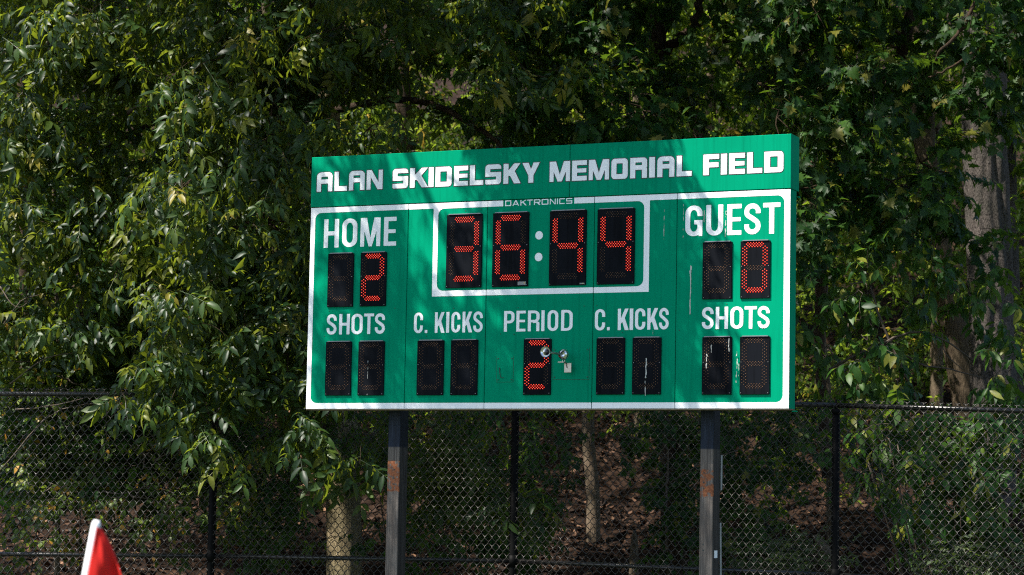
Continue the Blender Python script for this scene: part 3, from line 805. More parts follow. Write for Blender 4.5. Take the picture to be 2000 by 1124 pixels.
# ------------------------------------------------------------------ corner flag
flag = empty("corner_flag", (-1.71, 8.0, 0))
tag(flag, "white leaning corner flag pole with a red flag, blurred in the foreground", "flag")
import math as _m
FD = 8.0
def flag_build():
    # pole leans to the right going up
    px, pz = -1.352, 1.552
    bx = px - .0; 
    lean = .150
    base = (px - lean * pz, FD, -.02)
    top = (px, FD, pz)
    b = MB()
    pts = [(lerp(base[0], top[0], t) + 1.71, 0, lerp(base[2], top[2], t)) for t in (0, .3, .6, .9, .99, 1.0)]
    b.tube(pts, [.0170, .0170, .0170, .0168, .0155, .010], 16)
    b.build("pole", M_polewhite, flag, True)
    # cloth: vertical strip hanging from the pole top, free edge falling outwards with folds
    nu, nv = 14, 40
    V = []; 
    for j in range(nv + 1):
        s = j / nv
        z = pz - .022 - s * .44
        xp = px - lean * (pz - z) * 1.02 + .006
        wd = .008 + .155 * (s * 1.9) ** .82 if s < .55 else .012 + .20 * (.55 * 1.9) ** .82 - (s - .55) * .30
        for i in range(nu + 1):
            t = i / nu
            fold = .022 * math.sin(t * 6.0 + s * 9 + .6) * min(1, s * 4) * t + .008 * math.sin(t * 15 - s * 14) * min(1, s * 4) * t
            V.append((xp + wd * t + 1.71, -.016 * (1 - t) + fold, z - .03 * t * min(1, s * 3)))
    F_ = []
    for j in range(nv):
        for i in range(nu):
            k = j * (nu + 1) + i
            F_.append((k, k + 1, k + nu + 2, k + nu + 1))
    me = bpy.data.meshes.new("flag_cloth"); me.from_pydata(V, [], F_)
    t = NT("red_cloth"); p = t.pbr(t.ramp(t.noise(900, 2), [(.3, (.60, .018, .014)), (.7, (.72, .03, .022))]), .7, .2)
    tr = t.n("ShaderNodeBsdfTranslucent"); tr.inputs[0].default_value = (.75, .03, .02, 1)
    ms = t.n("ShaderNodeMixShader"); ms.inputs[0].default_value = .35; t.l(p.outputs[0], ms.inputs[1]); t.l(tr.outputs[0], ms.inputs[2])
    me.materials.append(t.done(ms.outputs[0]))
    for p_ in me.polygons: p_.use_smooth = True
    o = link("flag_cloth", me, flag)
    md = o.modifiers.new("thick", 'SOLIDIFY'); md.thickness = .0012
flag_build()

# ------------------------------------------------------------------ foliage engine
def nrm(v): return v / np.maximum(np.linalg.norm(v, axis=-1, keepdims=True), 1e-9)
def leaflet(L, Wd, fold=.25, droop=.2, fine=True):
    """lens-shaped blade along +X, normal +Z, creased on the midrib"""
    if fine:
        P = [(0, 0, 0), (L * .35, 0, -droop * L * .10), (L * .7, 0, -droop * L * .35), (L, 0, -droop * L * .75),
             (L * .28, Wd * .43, fold * Wd * .4), (L * .62, Wd * .42, fold * Wd * .4 - droop * L * .3), (L * .28, -Wd * .43, fold * Wd * .4), (L * .62, -Wd * .42, fold * Wd * .4 - droop * L * .3)]
        T = [(0, 1, 4), (1, 5, 4), (1, 2, 5), (2, 3, 5), (0, 6, 1), (1, 6, 7), (1, 7, 2), (2, 7, 3)]
    else:
        P = [(0, 0, 0), (L * .45, 0, -droop * L * .15), (L, 0, -droop * L * .7), (L * .4, Wd * .45, fold * Wd * .4), (L * .4, -Wd * .45, fold * Wd * .4)]
        T = [(0, 1, 3), (1, 2, 3), (0, 4, 1), (1, 4, 2)]
    return np.array(P), np.array(T)
def rotz(a): c, s = math.cos(a), math.sin(a); return np.array([[c, -s, 0], [s, c, 0], [0, 0, 1.]])
def rotx(a): c, s = math.cos(a), math.sin(a); return np.array([[1., 0, 0], [0, c, -s], [0, s, c]])
def roty(a): c, s = math.cos(a), math.sin(a); return np.array([[c, 0, s], [0, 1., 0], [-s, 0, c]])
def compound(rs, n=7, L=.24, fine=True):
    Vs, Ts, b = [], [], 0
    droop = rs.uniform(.3, .9)
    def add(base, ang, l, w, dd):
        nonlocal b
        P, T = leaflet(l, w, rs.uniform(.1, .6), dd, fine)
        P = P @ rotx(rs.uniform(-.5, .5)).T
        P = P @ roty(rs.uniform(.05, .5)).T @ rotz(ang).T
        Vs.append(P + base); Ts.append(T + b); b += len(P)
    def rach(s): return np.array([L * s, 0, -droop * L * .5 * s * s])
    pairs = (n - 1) // 2
    for i in range(pairs):
        s = .42 + .5 * i / max(pairs - 1, 1) * .95
        l = L * (.34 + .10 * i / max(pairs - 1, 1)) * rs.uniform(.88, 1.12)
        for sg in (1, -1): add(rach(s), sg * math.radians(rs.uniform(42, 66)), l, l * rs.uniform(.38, .5), rs.uniform(.3, 1.0))
    l = L * .50; add(rach(1.0), rs.uniform(-.15, .15), l, l * .40, rs.uniform(.3, .9))
    # rachis: thin strip
    pts = [rach(s) for s in (0, .5, 1.0)]
    w = .0016
    P = []
    for p in pts: P += [p + (0, w, 0), p + (0, -w, 0)]
    Vs.append(np.array(P)); Ts.append(np.array([(0, 1, 3), (0, 3, 2), (2, 3, 5), (2, 5, 4)]) + b)
    return np.concatenate(Vs), np.concatenate(Ts)
def maple_leaf(rs, L=.10):
    # palmate outline, centre fan, slightly cupped, on a petiole
    prof = [(180, .10), (205, .42), (222, .30), (250, .62), (268, .40), (285, .78), (300, .48), (318, .52), (335, .70), (346, .62), (360, 1.0)]
    pts = [(0, 0)]
    ang = [];
    for a, r in prof: ang.append((a - 360, r))
    full = ang + [(-a, r) for a, r in reversed(ang[:-1])]
    P = [(.0, 0, 0)]
    cup = rs.uniform(-.25, .25); dr = rs.uniform(.1, .5)
    for a, r in full:
        x = math.cos(math.radians(a)) * r * .62 * L; y = math.sin(math.radians(a)) * r * .66 * L
        P.append((x, y, cup * abs(y) - dr * max(x, 0) ** 2 / L * 2))
    P = np.array(P) + np.array([.45 * L, 0, 0])
    n = len(full)
    T = [(0, 1 + i, 1 + (i + 1) % n) for i in range(n)]
    w = .0013
    k = len(P)
    P = np.concatenate([P, np.array([(-.25 * L, w, .01), (-.25 * L, -w, .01), (.45 * L, -w, 0), (.45 * L, w, 0)])])
    T += [(k, k + 1, k + 2), (k, k + 2, k + 3)]
    return P, np.array(T)
def ovate(rs, L=.10, ratio=.5, fine=True):
    P, T = leaflet(L, L * ratio, rs.uniform(.1, .5), rs.uniform(.2, .8), fine)
    return P + np.array([.02, 0, 0]), T
def spray_leaf(rs, L=.16, k=5, ratio=.55):
    """a small sprig of k simple leaves, for far foliage"""
    Vs, Ts, b = [], [], 0
    for i in range(k):
        P, T = leaflet(L * rs.uniform(.4, .62), L * .5 * ratio, .3, .5, False)
        P = P @ rotx(rs.uniform(-1, 1)).T @ roty(rs.uniform(-.3, .9)).T @ rotz(rs.uniform(-1.5, 1.5)).T + np.array([L * .8 * i / k, 0, -.1 * L * i / k])
        Vs.append(P); Ts.append(T + b); b += len(P)
    return np.concatenate(Vs), np.concatenate(Ts)

rs0 = np.random.RandomState(11)
LEAF = dict(
    hick=([compound(rs0, 7, rs0.uniform(.22, .30)) for _ in range(7)] + [compound(rs0, 5, rs0.uniform(.19, .25)) for _ in range(3)], M_lhick),
    hicks=([compound(rs0, 7, rs0.uniform(.24, .30), False) for _ in range(4)], M_lhick),
    maple=([maple_leaf(rs0, rs0.uniform(.11, .15)) for _ in range(6)], M_lmaple),
    ovate=([ovate(rs0, rs0.uniform(.11, .155), rs0.uniform(.44, .56)) for _ in range(6)], M_lovate),
    lance=([ovate(rs0, rs0.uniform(.13, .18), rs0.uniform(.28, .36)) for _ in range(5)], M_lovate),
    vine=([ovate(rs0, rs0.uniform(.06, .09), rs0.uniform(.62, .8)) for _ in range(5)], M_lvine),
    wood=([spray_leaf(rs0, rs0.uniform(.16, .24)) for _ in range(5)], M_lwood),
    weed=([compound(rs0, 7, rs0.uniform(.10, .16), False) for _ in range(4)], M_lweed),
)
LEAFSETS = {}

def frames(d, up):
    X = nrm(d); Z = nrm(up - (up * X).sum(-1, keepdims=True) * X); Y = np.cross(Z, X)
    return np.stack([X, Y, Z], -1)   # columns

class Plant:
    """collects leaf placements and wood of one plant"""
    def __init__(s, seed): s.rs = np.random.RandomState(seed); s.leaf = []; s.wood = MB()
    def spray(s, base, outd, length, n, species, scale=1.0, twig=.004, hang=.6, tint=(0, 1)):
        rs = s.rs
        outd = nrm(np.array(outd, float))
        pts = [np.array(base, float)]
        d = outd.copy()
        for k in range(4):
            d = nrm(d + np.array([0, 0, -.18 * hang]) + rs.normal(0, .12, 3)); pts.append(pts[-1] + d * length / 4)
        if twig: s.wood.tube(pts, [twig, twig * .85, twig * .7, twig * .55, twig * .4], 3, cap=False)
        side = nrm(np.cross(outd, [0, 0, 1.]) + 1e-6)
        for i in range(n):
            t = .15 + .85 * (i + rs.uniform(0, .6)) / n
            k = min(int(t * 4), 3); p = pts[k] + (pts[k + 1] - pts[k]) * (t * 4 - k)
            sg = 1 if i % 2 else -1
            dd = nrm(outd * (.35 + .8 * (i == n - 1)) + side * sg * rs.uniform(.4, 1.0) + np.array([0, 0, -hang]) * rs.uniform(.4, 1.4) + rs.normal(0, .25, 3))
            up = nrm(np.array([0, 0, 1.]) * .9 + outd * rs.uniform(.5, 1.2) + rs.normal(0, .32, 3))
            s.leaf.append((p, dd, up, species, scale * rs.uniform(.6, 1.2), rs.uniform(*tint)))
    def cluster(s, c, r, nspray, species, nleaf=7, length=.35, scale=1.0, hang=.6, twig=.004, face=(0, -.6, .1), tint=(0, 1), limb=True):
        rs = s.rs
        c = np.array(c, float)
        core = c + np.array([0, .25, .15]) * r[0]
        for _ in range(nspray):
            o = nrm(rs.normal(0, 1, 3) + np.array(face) * 1.0)
            base = c + o * np.array(r) * rs.uniform(.25, .85)
            if limb and rs.rand() < .35: s.wood.tube([core, (core + base) / 2 + rs.normal(0, .04, 3), base], [.007, .006, .004], 4, cap=False)
            s.spray(base, o + rs.normal(0, .3, 3), length * rs.uniform(.7, 1.25), max(2, int(nleaf * rs.uniform(.7, 1.3))), species, scale, twig, hang, tint)
    def limb(s, pts, r0, r1, n=7):
        pts = [np.array(p, float) for p in pts]
        # smooth with Catmull-Rom
        out = []
        P = [2 * pts[0] - pts[1]] + pts + [2 * pts[-1] - pts[-2]]
        for i in range(1, len(P) - 2):
            for t in np.linspace(0, 1, 5)[:-1]:
                out.append(.5 * ((2 * P[i]) + (-P[i - 1] + P[i + 1]) * t + (2 * P[i - 1] - 5 * P[i] + 4 * P[i + 1] - P[i + 2]) * t * t + (-P[i - 1] + 3 * P[i] - 3 * P[i + 1] + P[i + 2]) * t ** 3))
        out.append(pts[-1])
        out = [o + s.rs.normal(0, r1 * .6, 3) * (0 < k < len(out) - 1) for k, o in enumerate(out)]
        s.wood.tube(out, list(np.linspace(r0, r1, len(out))), n)

def cam_px(P):
    v = P - np.array([0, 0, EYE]); d = v @ np.array(F)
    return np.stack([1000 + 4722 * (v @ np.array(RR)) / d, 562 - 4722 * (v @ np.array(UU)) / d, d], -1)

# openings in the canopy: sunbeams reach these places (trunk, lit boughs, patches of slope)
def gap_list():
    G = []
    def add(pts, r):
        for p in pts: G.append((np.array(p, float), r))
    add([(-1.64, 23.8, z) for z in (.9, 1.25, 1.6, 1.95)], .22)
    add([wp(x, y, 21.4) for x, y in ((110, 110), (50, 250), (235, 365), (370, 250), (40, 30), (90, 460), (570, 600), (350, 620), (200, 610), (590, 100), (160, 60), (20, 380), (130, 330), (300, 470), (480, 700))], .40)
    add([wp(x, y, 20.8) for x, y in ((440, 820), (560, 640), (400, 660), (640, 840))], .32)
    add([wp(x, y, 22.0) for x, y in ((60, 690), (140, 690), (60, 800), (20, 880), (160, 850), (270, 950), (350, 900), (30, 740), (100, 780), (200, 780), (120, 900))], .42)
    add([wp(x, y, 30.5) for x, y in ((1330, 60), (1210, 95), (1345, 95), (790, 90), (1480, 60), (1040, 40), (660, 175), (1480, 100), (1100, 130), (1560, 115), (1660, 110), (1430, 150), (520, 400), (30, 500))], .45)
    add([wp(x, y, 27.5) for x, y in ((1760, 320), (1740, 290), (1120, 830), (1200, 825), (1190, 950), (1150, 900), (1590, 900), (1540, 1000), (520, 360), (480, 560), (1240, 260), (1380, 230))], .34)
    add([wp(x, y, 25.0) for x, y in ((1240, 1060), (1245, 1100), (1170, 1060), (250, 1030), (330, 1010), (380, 1080), (900, 1040))], .28)
    add([wp(x, y, 26.7) for x, y in ((1925, 320), (1930, 420), (1915, 640), (1905, 700), (1900, 760))], .24)
    add([wp(x, y, 22.1) for x, y in ((1980, 60), (1640, 30), (1790, 160), (1870, 870), (1800, 860), (1850, 930), (1940, 960), (1620, 400), (1900, 1095), (1950, 1100), (1780, 1000), (1960, 180), (1820, 150), (1560, 30), (1700, 560), (1830, 500))], .32)
    add([wp(x, y, 22.3) for x, y in ((1200, 190), (1240, 140), (1300, 240), (980, 170), (930, 20), (1340, 235))], .26)
    return G
GAPS = None
def carve(pos, n=None):
    global GAPS
    if GAPS is None: GAPS = gap_list()
    keep = np.ones(len(pos), bool); S = np.array(sv)
    for o, r in (GAPS if n is None else GAPS[:n]):
        dv = pos - o; t = dv @ S
        d2 = (dv ** 2).sum(1) - t ** 2
        keep &= ~((t > .35) & (d2 < r * r))
    return keep

def finish_plant(pl, root, woodmat, woodname="branches", parts=0, cell=34):
    """leaves that show largest become single parts, the rest one mass"""
    rx = np.array(root.location)
    if pl.wood.f:
        wb = pl.wood; wb.v = [(x - rx[0], y - rx[1], z - rx[2]) for x, y, z in wb.v]
        o = wb.build(woodname, woodmat, root, True); o['kind'] = 'stuff'
    if not pl.leaf: return
    pos = np.array([l[0] for l in pl.leaf]); d = np.array([l[1] for l in pl.leaf]); up = np.array([l[2] for l in pl.leaf])
    sp = np.array([l[3] for l in pl.leaf]); sc = np.array([l[4] for l in pl.leaf]); ti = np.array([l[5] for l in pl.leaf])
    kp = carve(pos + d * .1)
    cp = cam_px(pos)
    kp |= (cp[:, 1] > -25) & (cp[:, 0] > -25) & (cp[:, 0] < 2025) & carve(pos + d * .1, 4)      # only the high canopy is opened
    pos, d, up, sp, sc, ti = pos[kp], d[kp], up[kp], sp[kp], sc[kp], ti[kp]
    FR = frames(d, up)
    pick = np.zeros(len(pos), bool)
    if parts:
        px = cam_px(pos + d * .08)
        inb = (px[:, 0] > 4) & (px[:, 0] < 1996) & (px[:, 1] > 4) & (px[:, 1] < 1120)
        inb &= ~((px[:, 0] > 600) & (px[:, 0] < 1560) & (px[:, 1] > 300) & (px[:, 1] < 805))
        order = np.argsort(px[:, 2])
        for cs in (cell, cell * .6, cell * .4):
            used = set()
            for i in order:
                if not inb[i] or pick[i]: continue
                k = (int(px[i, 0] // cs), int(px[i, 1] // cs))
                if k in used: continue
                used.add(k); pick[i] = True
                if pick.sum() >= parts: break
            if pick.sum() >= parts: break
    rs = pl.rs
    var = rs.randint(0, 1000, len(pos))
    for spn in sorted(set(sp)):
        protos, mat = LEAF[spn]
        if spn not in LEAFSETS and parts:
            LEAFSETS[spn] = [[mesh_np("leaf", Vp, Tp, mat, tint=np.full(len(Vp), tt)) for tt in (.08, .3, .5, .68, .84, .97)] for Vp, Tp in protos]
        ids = np.where((sp == spn) & pick)[0]
        for i in ids:
            tb = min(5, int(ti[i] * 6))
            me = LEAFSETS[spn][var[i] % len(protos)][tb]
            o = bpy.data.objects.new("leaf", me); COL.objects.link(o); o.parent = root
            M = Matrix([[*(FR[i][r] * sc[i]), pos[i][r] - rx[r]] for r in range(3)] + [[0, 0, 0, 1]])
            o.matrix_basis = M
    VV, TT, TI, b = [], [], [], 0
    mats = []
    MI = []
    for spn in sorted(set(sp)):
        protos, mat = LEAF[spn]
        if mat not in mats: mats.append(mat)
        for k in range(len(protos)):
            ids = np.where((sp == spn) & (~pick) & (var % len(protos) == k))[0]
            if not len(ids): continue
            Vp, Tp = protos[k]
            X = np.einsum('nij,pj->npi', FR[ids], Vp) * sc[ids][:, None, None] + (pos[ids] - rx)[:, None, :]
            VV.append(X.reshape(-1, 3)); TT.append((Tp[None] + (b + np.arange(len(ids)) * len(Vp))[:, None, None]).reshape(-1, 3))
            TI.append(np.repeat(ti[ids], len(Vp))); MI.append(np.full(len(ids) * len(Tp), mats.index(mat))); b += len(ids) * len(Vp)
    if VV:
        T_ = np.concatenate(TT)
        o = link("foliage", mesh_np("foliage", np.concatenate(VV), T_, mats, tint=np.concatenate(TI), matidx=np.concatenate(MI)), root)
        o['kind'] = 'stuff'
        return len(T_)

def trunk(root, path, radii, mat, seed=0, n=28, ridge=.04, name="trunk"):
    """tapered trunk with ridged bark geometry; path in world space"""
    rx = np.array(root.location); rs = np.random.RandomState(seed)
    P = np.array(path, float); k = len(P)
    t = np.linspace(0, k - 1, 60 if ridge else 24)
    C = np.stack([np.interp(t, np.arange(k), P[:, i]) for i in range(3)], -1); Rd = np.interp(t, np.arange(k), radii)
    ker = np.array([.25, .5, .25])
    for _ in range(3):
        C[1:-1] = (C[:-2] * .25 + C[1:-1] * .5 + C[2:] * .25)
    th = np.linspace(0, 2 * np.pi, n, endpoint=False)
    ph = rs.uniform(0, 6, 8)
    zz = C[:, 2][:, None]
    rid = np.zeros((len(C), n))
    for q_ in range(4):
        fr = [5, 8, 11, 14][q_]
        rid += np.abs(np.sin(fr / 2 * th[None] + 1.3 * np.sin(zz * (1.1 + q_ * .7) + ph[q_]) + ph[q_ + 4])) / 4
    r = Rd[:, None] * (1 + ridge * 3 * (rid - .6))
    X = C[:, 0][:, None] + r * np.cos(th); Y = C[:, 1][:, None] + r * np.sin(th); Z = np.repeat(zz, n, 1)
    V = np.stack([X, Y, Z], -1).reshape(-1, 3) - rx
    idx = np.arange(len(C) * n).reshape(len(C), n)
    a = idx[:-1]; b_ = np.roll(a, -1, 1); d_ = idx[1:]; c_ = np.roll(d_, -1, 1)
    T = np.concatenate([np.stack([a, b_, c_], -1).reshape(-1, 3), np.stack([a, c_, d_], -1).reshape(-1, 3)])
    return link(name, mesh_np(name, V, T, mat, smooth=True), root)

def wp(px, py, Y):
    """approximate place of a photo point at distance Y along the field (used once to lay out the planting)"""
    d = np.array(F) * 4722 + np.array(RR) * (px - 1000) - np.array(UU) * (py - 562)
    return np.array([0, 0, EYE]) + d * Y / d[1]

rng = np.random.RandomState(3)
tris = 0

# --- hickory on the left: overhangs the fence, fills the left and top of the view
root = empty("hickory_tree", (-1.62, 24.0, hzf(-1.62, 24.0)))
tag(root, "large hickory with drooping compound leaves, its limbs hanging over the left fence", "tree")
trunk(root, [(-1.60, 24, .0), (-1.60, 24, 1.2), (-1.68, 24, 2.6), (-1.84, 24, 4.2), (-1.93, 24, 5.7), (-2.0, 24, 8), (-2.1, 23.8, 11)], [.19, .175, .165, .165, .16, .14, .08], M_bark_hick, 1)
P_ = Plant(21)
P_.limb([(-1.85, 24, 4.6), (-2.08, 23.7, 5.4), (-2.25, 23.4, 6.3), (-2.6, 23, 7.4)], .06, .035)
P_.limb([(-1.9, 24, 5.3), (-2.6, 23.3, 5.5), (-3.4, 22.6, 5.2), (-4.2, 22.1, 4.6)], .05, .018)
P_.limb([(-1.8, 24, 4.1), (-2.6, 23.2, 4.3), (-3.2, 22.4, 3.9), (-3.6, 21.9, 3.2)], .045, .014)
P_.limb([(-1.9, 24, 5.6), (-1.0, 23.3, 5.6), (-.3, 22.7, 5.2), (.15, 22.4, 4.7)], .045, .014)
P_.limb([(-1.95, 24, 6.4), (-2.6, 21.5, 7.4), (-3.1, 18.6, 8.3), (-2.8, 16.8, 8.6), (-2.2, 16.0, 8.4)], .10, .03)
P_.limb([(-2.9, 19.0, 8.0), (-3.8, 17.2, 8.8), (-4.8, 16.0, 9.2)], .05, .02)
# visible crown: clumps
def fill(P, n, xr, yr, zr, rad, nspray, species, keep=lambda x, y, z: True, **kw):
    k = 0; tries = 0; done = []
    while k < n and tries < n * 40:
        tries += 1
        c = (P.rs.uniform(*xr), P.rs.uniform(*yr), P.rs.uniform(*zr))
        if not keep(*c): continue
        if any((c[0] - q[0]) ** 2 + (c[1] - q[1]) ** 2 + (c[2] - q[2]) ** 2 < (rad * .62) ** 2 for q in done): continue
        done.append(c); r = rad * P.rs.uniform(.75, 1.2)
        P.cluster(c, (r, r * .9, r * .8), int(nspray * P.rs.uniform(.7, 1.2)), species, **kw); k += 1
def kh(x, y, z):
    px, py, _ = cam_px(np.array([[x, y, z]]))[0]
    if py > 725: return False
    if x < -2.9 and y < 21.6: return False
    if 565 < px < 720 and 110 < py < 340: return P_.rs.rand() < .04
    if px > 700 and py > 260: return False
    if px > 560 and py > 300: return P_.rs.rand() < .5
    return P_.rs.rand() < (1.0 if px < 430 else .75)
fill(P_, 54, (-5.05, -1.9), (20.75, 22.9), (2.7, 6.7), .50, 16, 'hick', kh, hang=.75)
fill(P_, 26, (-5.4, -1.4), (23.0, 24.4), (2.2, 6.6), .5, 11, 'ovate', lambda x, y, z: not (-2.5 < x < -1.2), nleaf=9, hang=.7, tint=(0, .95), twig=.003)
fill(P_, 16, (-2.2, .15), (21.4, 23.2), (4.8, 6.7), .48, 11, 'hick', kh, hang=.7, tint=(.2, 1))
# drooping boughs that reach in front of the fence and under the board
for px, py, Y, r, n in ((430, 850, 20.6, .16, 5), (340, 730, 20.9, .22, 5), (250, 755, 20.7, .16, 5), (630, 850, 20.7, .22, 6), (690, 860, 20.9, .14, 4), (600, 810, 20.9, .16, 4),
                        (500, 730, 21.0, .22, 5), (370, 740, 20.7, .2, 5), (830, 860, 21.6, .3, 9), (900, 900, 21.9, .34, 10), (960, 940, 22.0, .26, 7), (1000, 990, 21.5, .18, 5), (880, 820, 21.6, .3, 8), (560, 700, 20.8, .3, 10), (480, 670, 20.8, .3, 8), (580, 620, 21.2, .3, 8)):
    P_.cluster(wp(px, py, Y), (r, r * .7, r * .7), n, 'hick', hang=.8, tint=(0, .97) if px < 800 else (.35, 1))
# high crown over the field side (above the picture), it throws the dappled shade
def kb(x, y, z):
    # where this clump's shade falls on the face of the board
    nv = Vector((-math.sin(BA), -math.cos(BA), 0)); dv = Vector((x - BX, y - BY, z - BZ))
    t = dv.dot(nv) / sv.dot(nv); q = dv - sv * t
    u = q.x * math.cos(BA) - q.y * math.sin(BA); v = q.z
    if not (-.8 < u < 2.72 and -.3 < v < 2.5): return False
    if u < .55 and v < .85: return False
    if .85 < u < 1.5 and v < .45: return False
    return P_.rs.rand() < .9
fill(P_, 27, (-7.5, .2), (14.8, 17.9), (6.5, 8.9), .36, 15, 'hicks', kb, hang=.6, twig=.005)
fill(P_, 40, (-9.5, -4.8), (19.5, 24), (6.9, 10.0), .7, 22, 'hicks', hang=.6, twig=0)
fill(P_, 50, (-4.6, -.5), (18.8, 23.8), (7.0, 10.8), .75, 24, 'hicks', hang=.6, twig=0)
tris += finish_plant(P_, root, M_bark_dark, parts=300, cell=44)

# --- maple in the centre behind the board
root = empty("maple_tree", (1.55, 24.5, hzf(1.55, 24.5)))
tag(root, "dark maple with forked trunk rising behind the middle of the scoreboard", "tree")
trunk(root, [(1.7, 24.5, .3), (1.62, 24.5, 3), (1.55, 24.5, 5.0), (1.45, 24.5, 6.1), (1.38, 24.5, 7.5), (1.3, 24.5, 11)], [.13, .11, .09, .085, .08, .04], M_bark_dark, 2, 18, .02)
P_ = Plant(31)
P_.limb([wp(1287, 112, 24.5), wp(1297, 70, 24.5), wp(1310, 20, 24.4), wp(1320, -60, 24.3)], .045, .03)
P_.limb([wp(1298, 108, 24.5), wp(1325, 78, 24.4), wp(1350, 50, 24.3), wp(1372, 0, 24.2), wp(1385, -60, 24.1)], .055, .04)
P_.limb([wp(1350, 55, 24.3), wp(1375, 45, 24.2), wp(1400, 30, 24.1)], .02, .01)
P_.limb([wp(1440, 120, 23.9), wp(1470, 150, 23.7), wp(1500, 175, 23.5)], .022, .012)
def km(x, y, z):
    px, py, _ = cam_px(np.array([[x, y, z]]))[0]
    if 1200 < px < 1400 and 20 < py < 150: return P_.rs.rand() < .15
    if py > 330: return False
    return P_.rs.rand() < .85
fill(P_, 44, (-.3, 3.1), (22.0, 24.2), (4.6, 6.9), .46, 15, 'maple', km, nleaf=10, length=.34, hang=.7, twig=.003)
fill(P_, 62, (-3.0, 3.4), (20.2, 25.5), (6.9, 10.2), .7, 26, 'maple', lambda x, y, z: True, nleaf=10, length=.4, scale=1.25, hang=.6, twig=0)
tris += finish_plant(P_, root, M_bark_dark, parts=300, cell=26)

# --- maple on the right with pale leaf undersides
root = empty("maple_tree", (3.4, 23.6, hzf(3.4, 23.6)))
tag(root, "maple with hanging lobed leaves and a bare slanting limb right of the scoreboard", "tree")
trunk(root, [(3.1, 23.6, 2.0), (3.0, 23.6, 3.4), (3.05, 23.6, 4.4), (3.4, 23.5, 5.1), (3.9, 23.4, 6.4), (4.0, 23.3, 8.5)], [.05, .05, .05, .055, .06, .03], M_bark_dark, 3, 14, .0)
P_ = Plant(41)
P_.limb([wp(1915, -20, 21.8), wp(1893, 30, 21.8), wp(1868, 68, 21.8), wp(1840, 95, 21.8), wp(1828, 120, 21.9)], .021, .013)
P_.limb([wp(1910, 94, 21.9), wp(1880, 118, 21.9), wp(1840, 140, 22.0), wp(1812, 152, 22.1)], .013, .008)
P_.limb([wp(1690, 335, 23.0), wp(1665, 350, 23.2), wp(1640, 370, 23.3), wp(1612, 392, 23.6)], .042, .055)
def kr(x, y, z):
    px, py, _ = cam_px(np.array([[x, y, z]]))[0]
    if px < 1500: return False
    if 1640 < px < 1760 and 60 < py < 150: return P_.rs.rand() < .15
    if py > 470 + (30 if px < 1650 else 0): return False
    if px > 1830 and py > 190: return False
    return P_.rs.rand() < .85
fill(P_, 40, (2.2, 5.1), (21.7, 23.6), (3.5, 6.9), .42, 14, 'maple', kr, nleaf=10, length=.34, hang=.8, twig=.003)
for px, py, Y, r, n in ((1880, 455, 22.5, .3, 9), (1920, 500, 22.4, .25, 8), (1840, 390, 22.4, .25, 7), (1930, 250, 22.8, .2, 4), (1900, 60, 22.2, .3, 9), (1970, 40, 22.0, .3, 10), (1940, 130, 22.3, .3, 8), (1985, 190, 22.4, .25, 6), (1905, 180, 22.3, .22, 7), (1950, 210, 22.4, .2, 6), (1920, 110, 22.1, .25, 8), (1870, 200, 22.5, .22, 5)):
    P_.cluster(wp(px, py, Y), (r, r * .8, r * .8), n, 'maple', nleaf=10, hang=.8, twig=.003)
fill(P_, 50, (1.0, 6.5), (20.4, 25.5), (6.8, 10.0), .7, 24, 'maple', nleaf=10, length=.4, scale=1.25, hang=.6, twig=0)
tris += finish_plant(P_, root, M_bark_dark, parts=300, cell=24)

# --- big furrowed trunk at right
root = empty("oak_tree", (5.45, 27, hzf(5.45, 27)))
tag(root, "thick grey furrowed trunk standing at the right edge behind the fence", "tree")
trunk(root, [(5.35, 27, .8), (5.40, 27, 3), (5.36, 27, 4.6), (5.30, 27, 6), (5.28, 27, 9), (5.2, 27, 13)], [.27, .25, .245, .24, .22, .16], M_bark_oak, 4, 96, .085)
P_ = Plant(51)
P_.limb([(5.3, 27, 7.6), (6.2, 26.6, 8.6), (7.4, 26, 9.2)], .1, .05)
fill(P_, 30, (3.2, 9), (24.8, 29.5), (8.2, 12.5), .9, 26, 'wood', scale=1.0, twig=0)
tris += finish_plant(P_, root, M_bark_oak)
root = empty("leaning_tree", (5.5, 29, hzf(5.5, 29)))
tag(root, "pale smooth trunk leaning behind the thick furrowed one", "tree")
M_bark_lean = m_bark('bark_tan', (.028, .020, .014), (.12, .09, .062), .9)
trunk(root, [(5.62, 29, 2.0), (5.5, 29, 3.0), (5.30, 29, 4.0), (5.08, 29, 5.2), (4.95, 29, 6.4), (4.7, 29, 9.5)], [.19, .18, .17, .15, .13, .09], M_bark_lean, 5, 28, .03)
P_ = Plant(52); fill(P_, 16, (3, 6.5), (27.5, 31), (8.8, 12), .9, 24, 'wood', twig=0); tris += finish_plant(P_, root, M_bark_dark)

# --- sapling with oval leaves right of the board
root = empty("redbud_sapling", (3.6, 22.6, hzf(3.6, 22.6)))
tag(root, "sapling of arching bare twigs and oval leaves above the right fence rail", "sapling")
P_ = Plant(61)
P_.limb([wp(1850, 960, 22.6), wp(1815, 830, 22.5), wp(1780, 760, 22.4), wp(1735, 660, 22.4), wp(1700, 560, 22.4)], .02, .010)
P_.limb([wp(1620, 722, 22.6), wp(1650, 705, 22.5), wp(1700, 680, 22.4), wp(1760, 655, 22.4), wp(1800, 650, 22.4), wp(1850, 668, 22.4), wp(1900, 705, 22.5)], .014, .007)
P_.limb([wp(1840, 652, 22.4), wp(1845, 690, 22.4), wp(1880, 722, 22.4)], .006, .004)
P_.limb([wp(1770, 695, 22.4), wp(1810, 715, 22.4), wp(1860, 722, 22.4), wp(1920, 740, 22.4)], .009, .006)
P_.limb([wp(1613, 695, 22.8), wp(1640, 740, 22.8)], .011, .008)
P_.limb([wp(1608, 640, 23.4), wp(1612, 560, 23.4), wp(1600, 470, 23.4)], .02, .012)
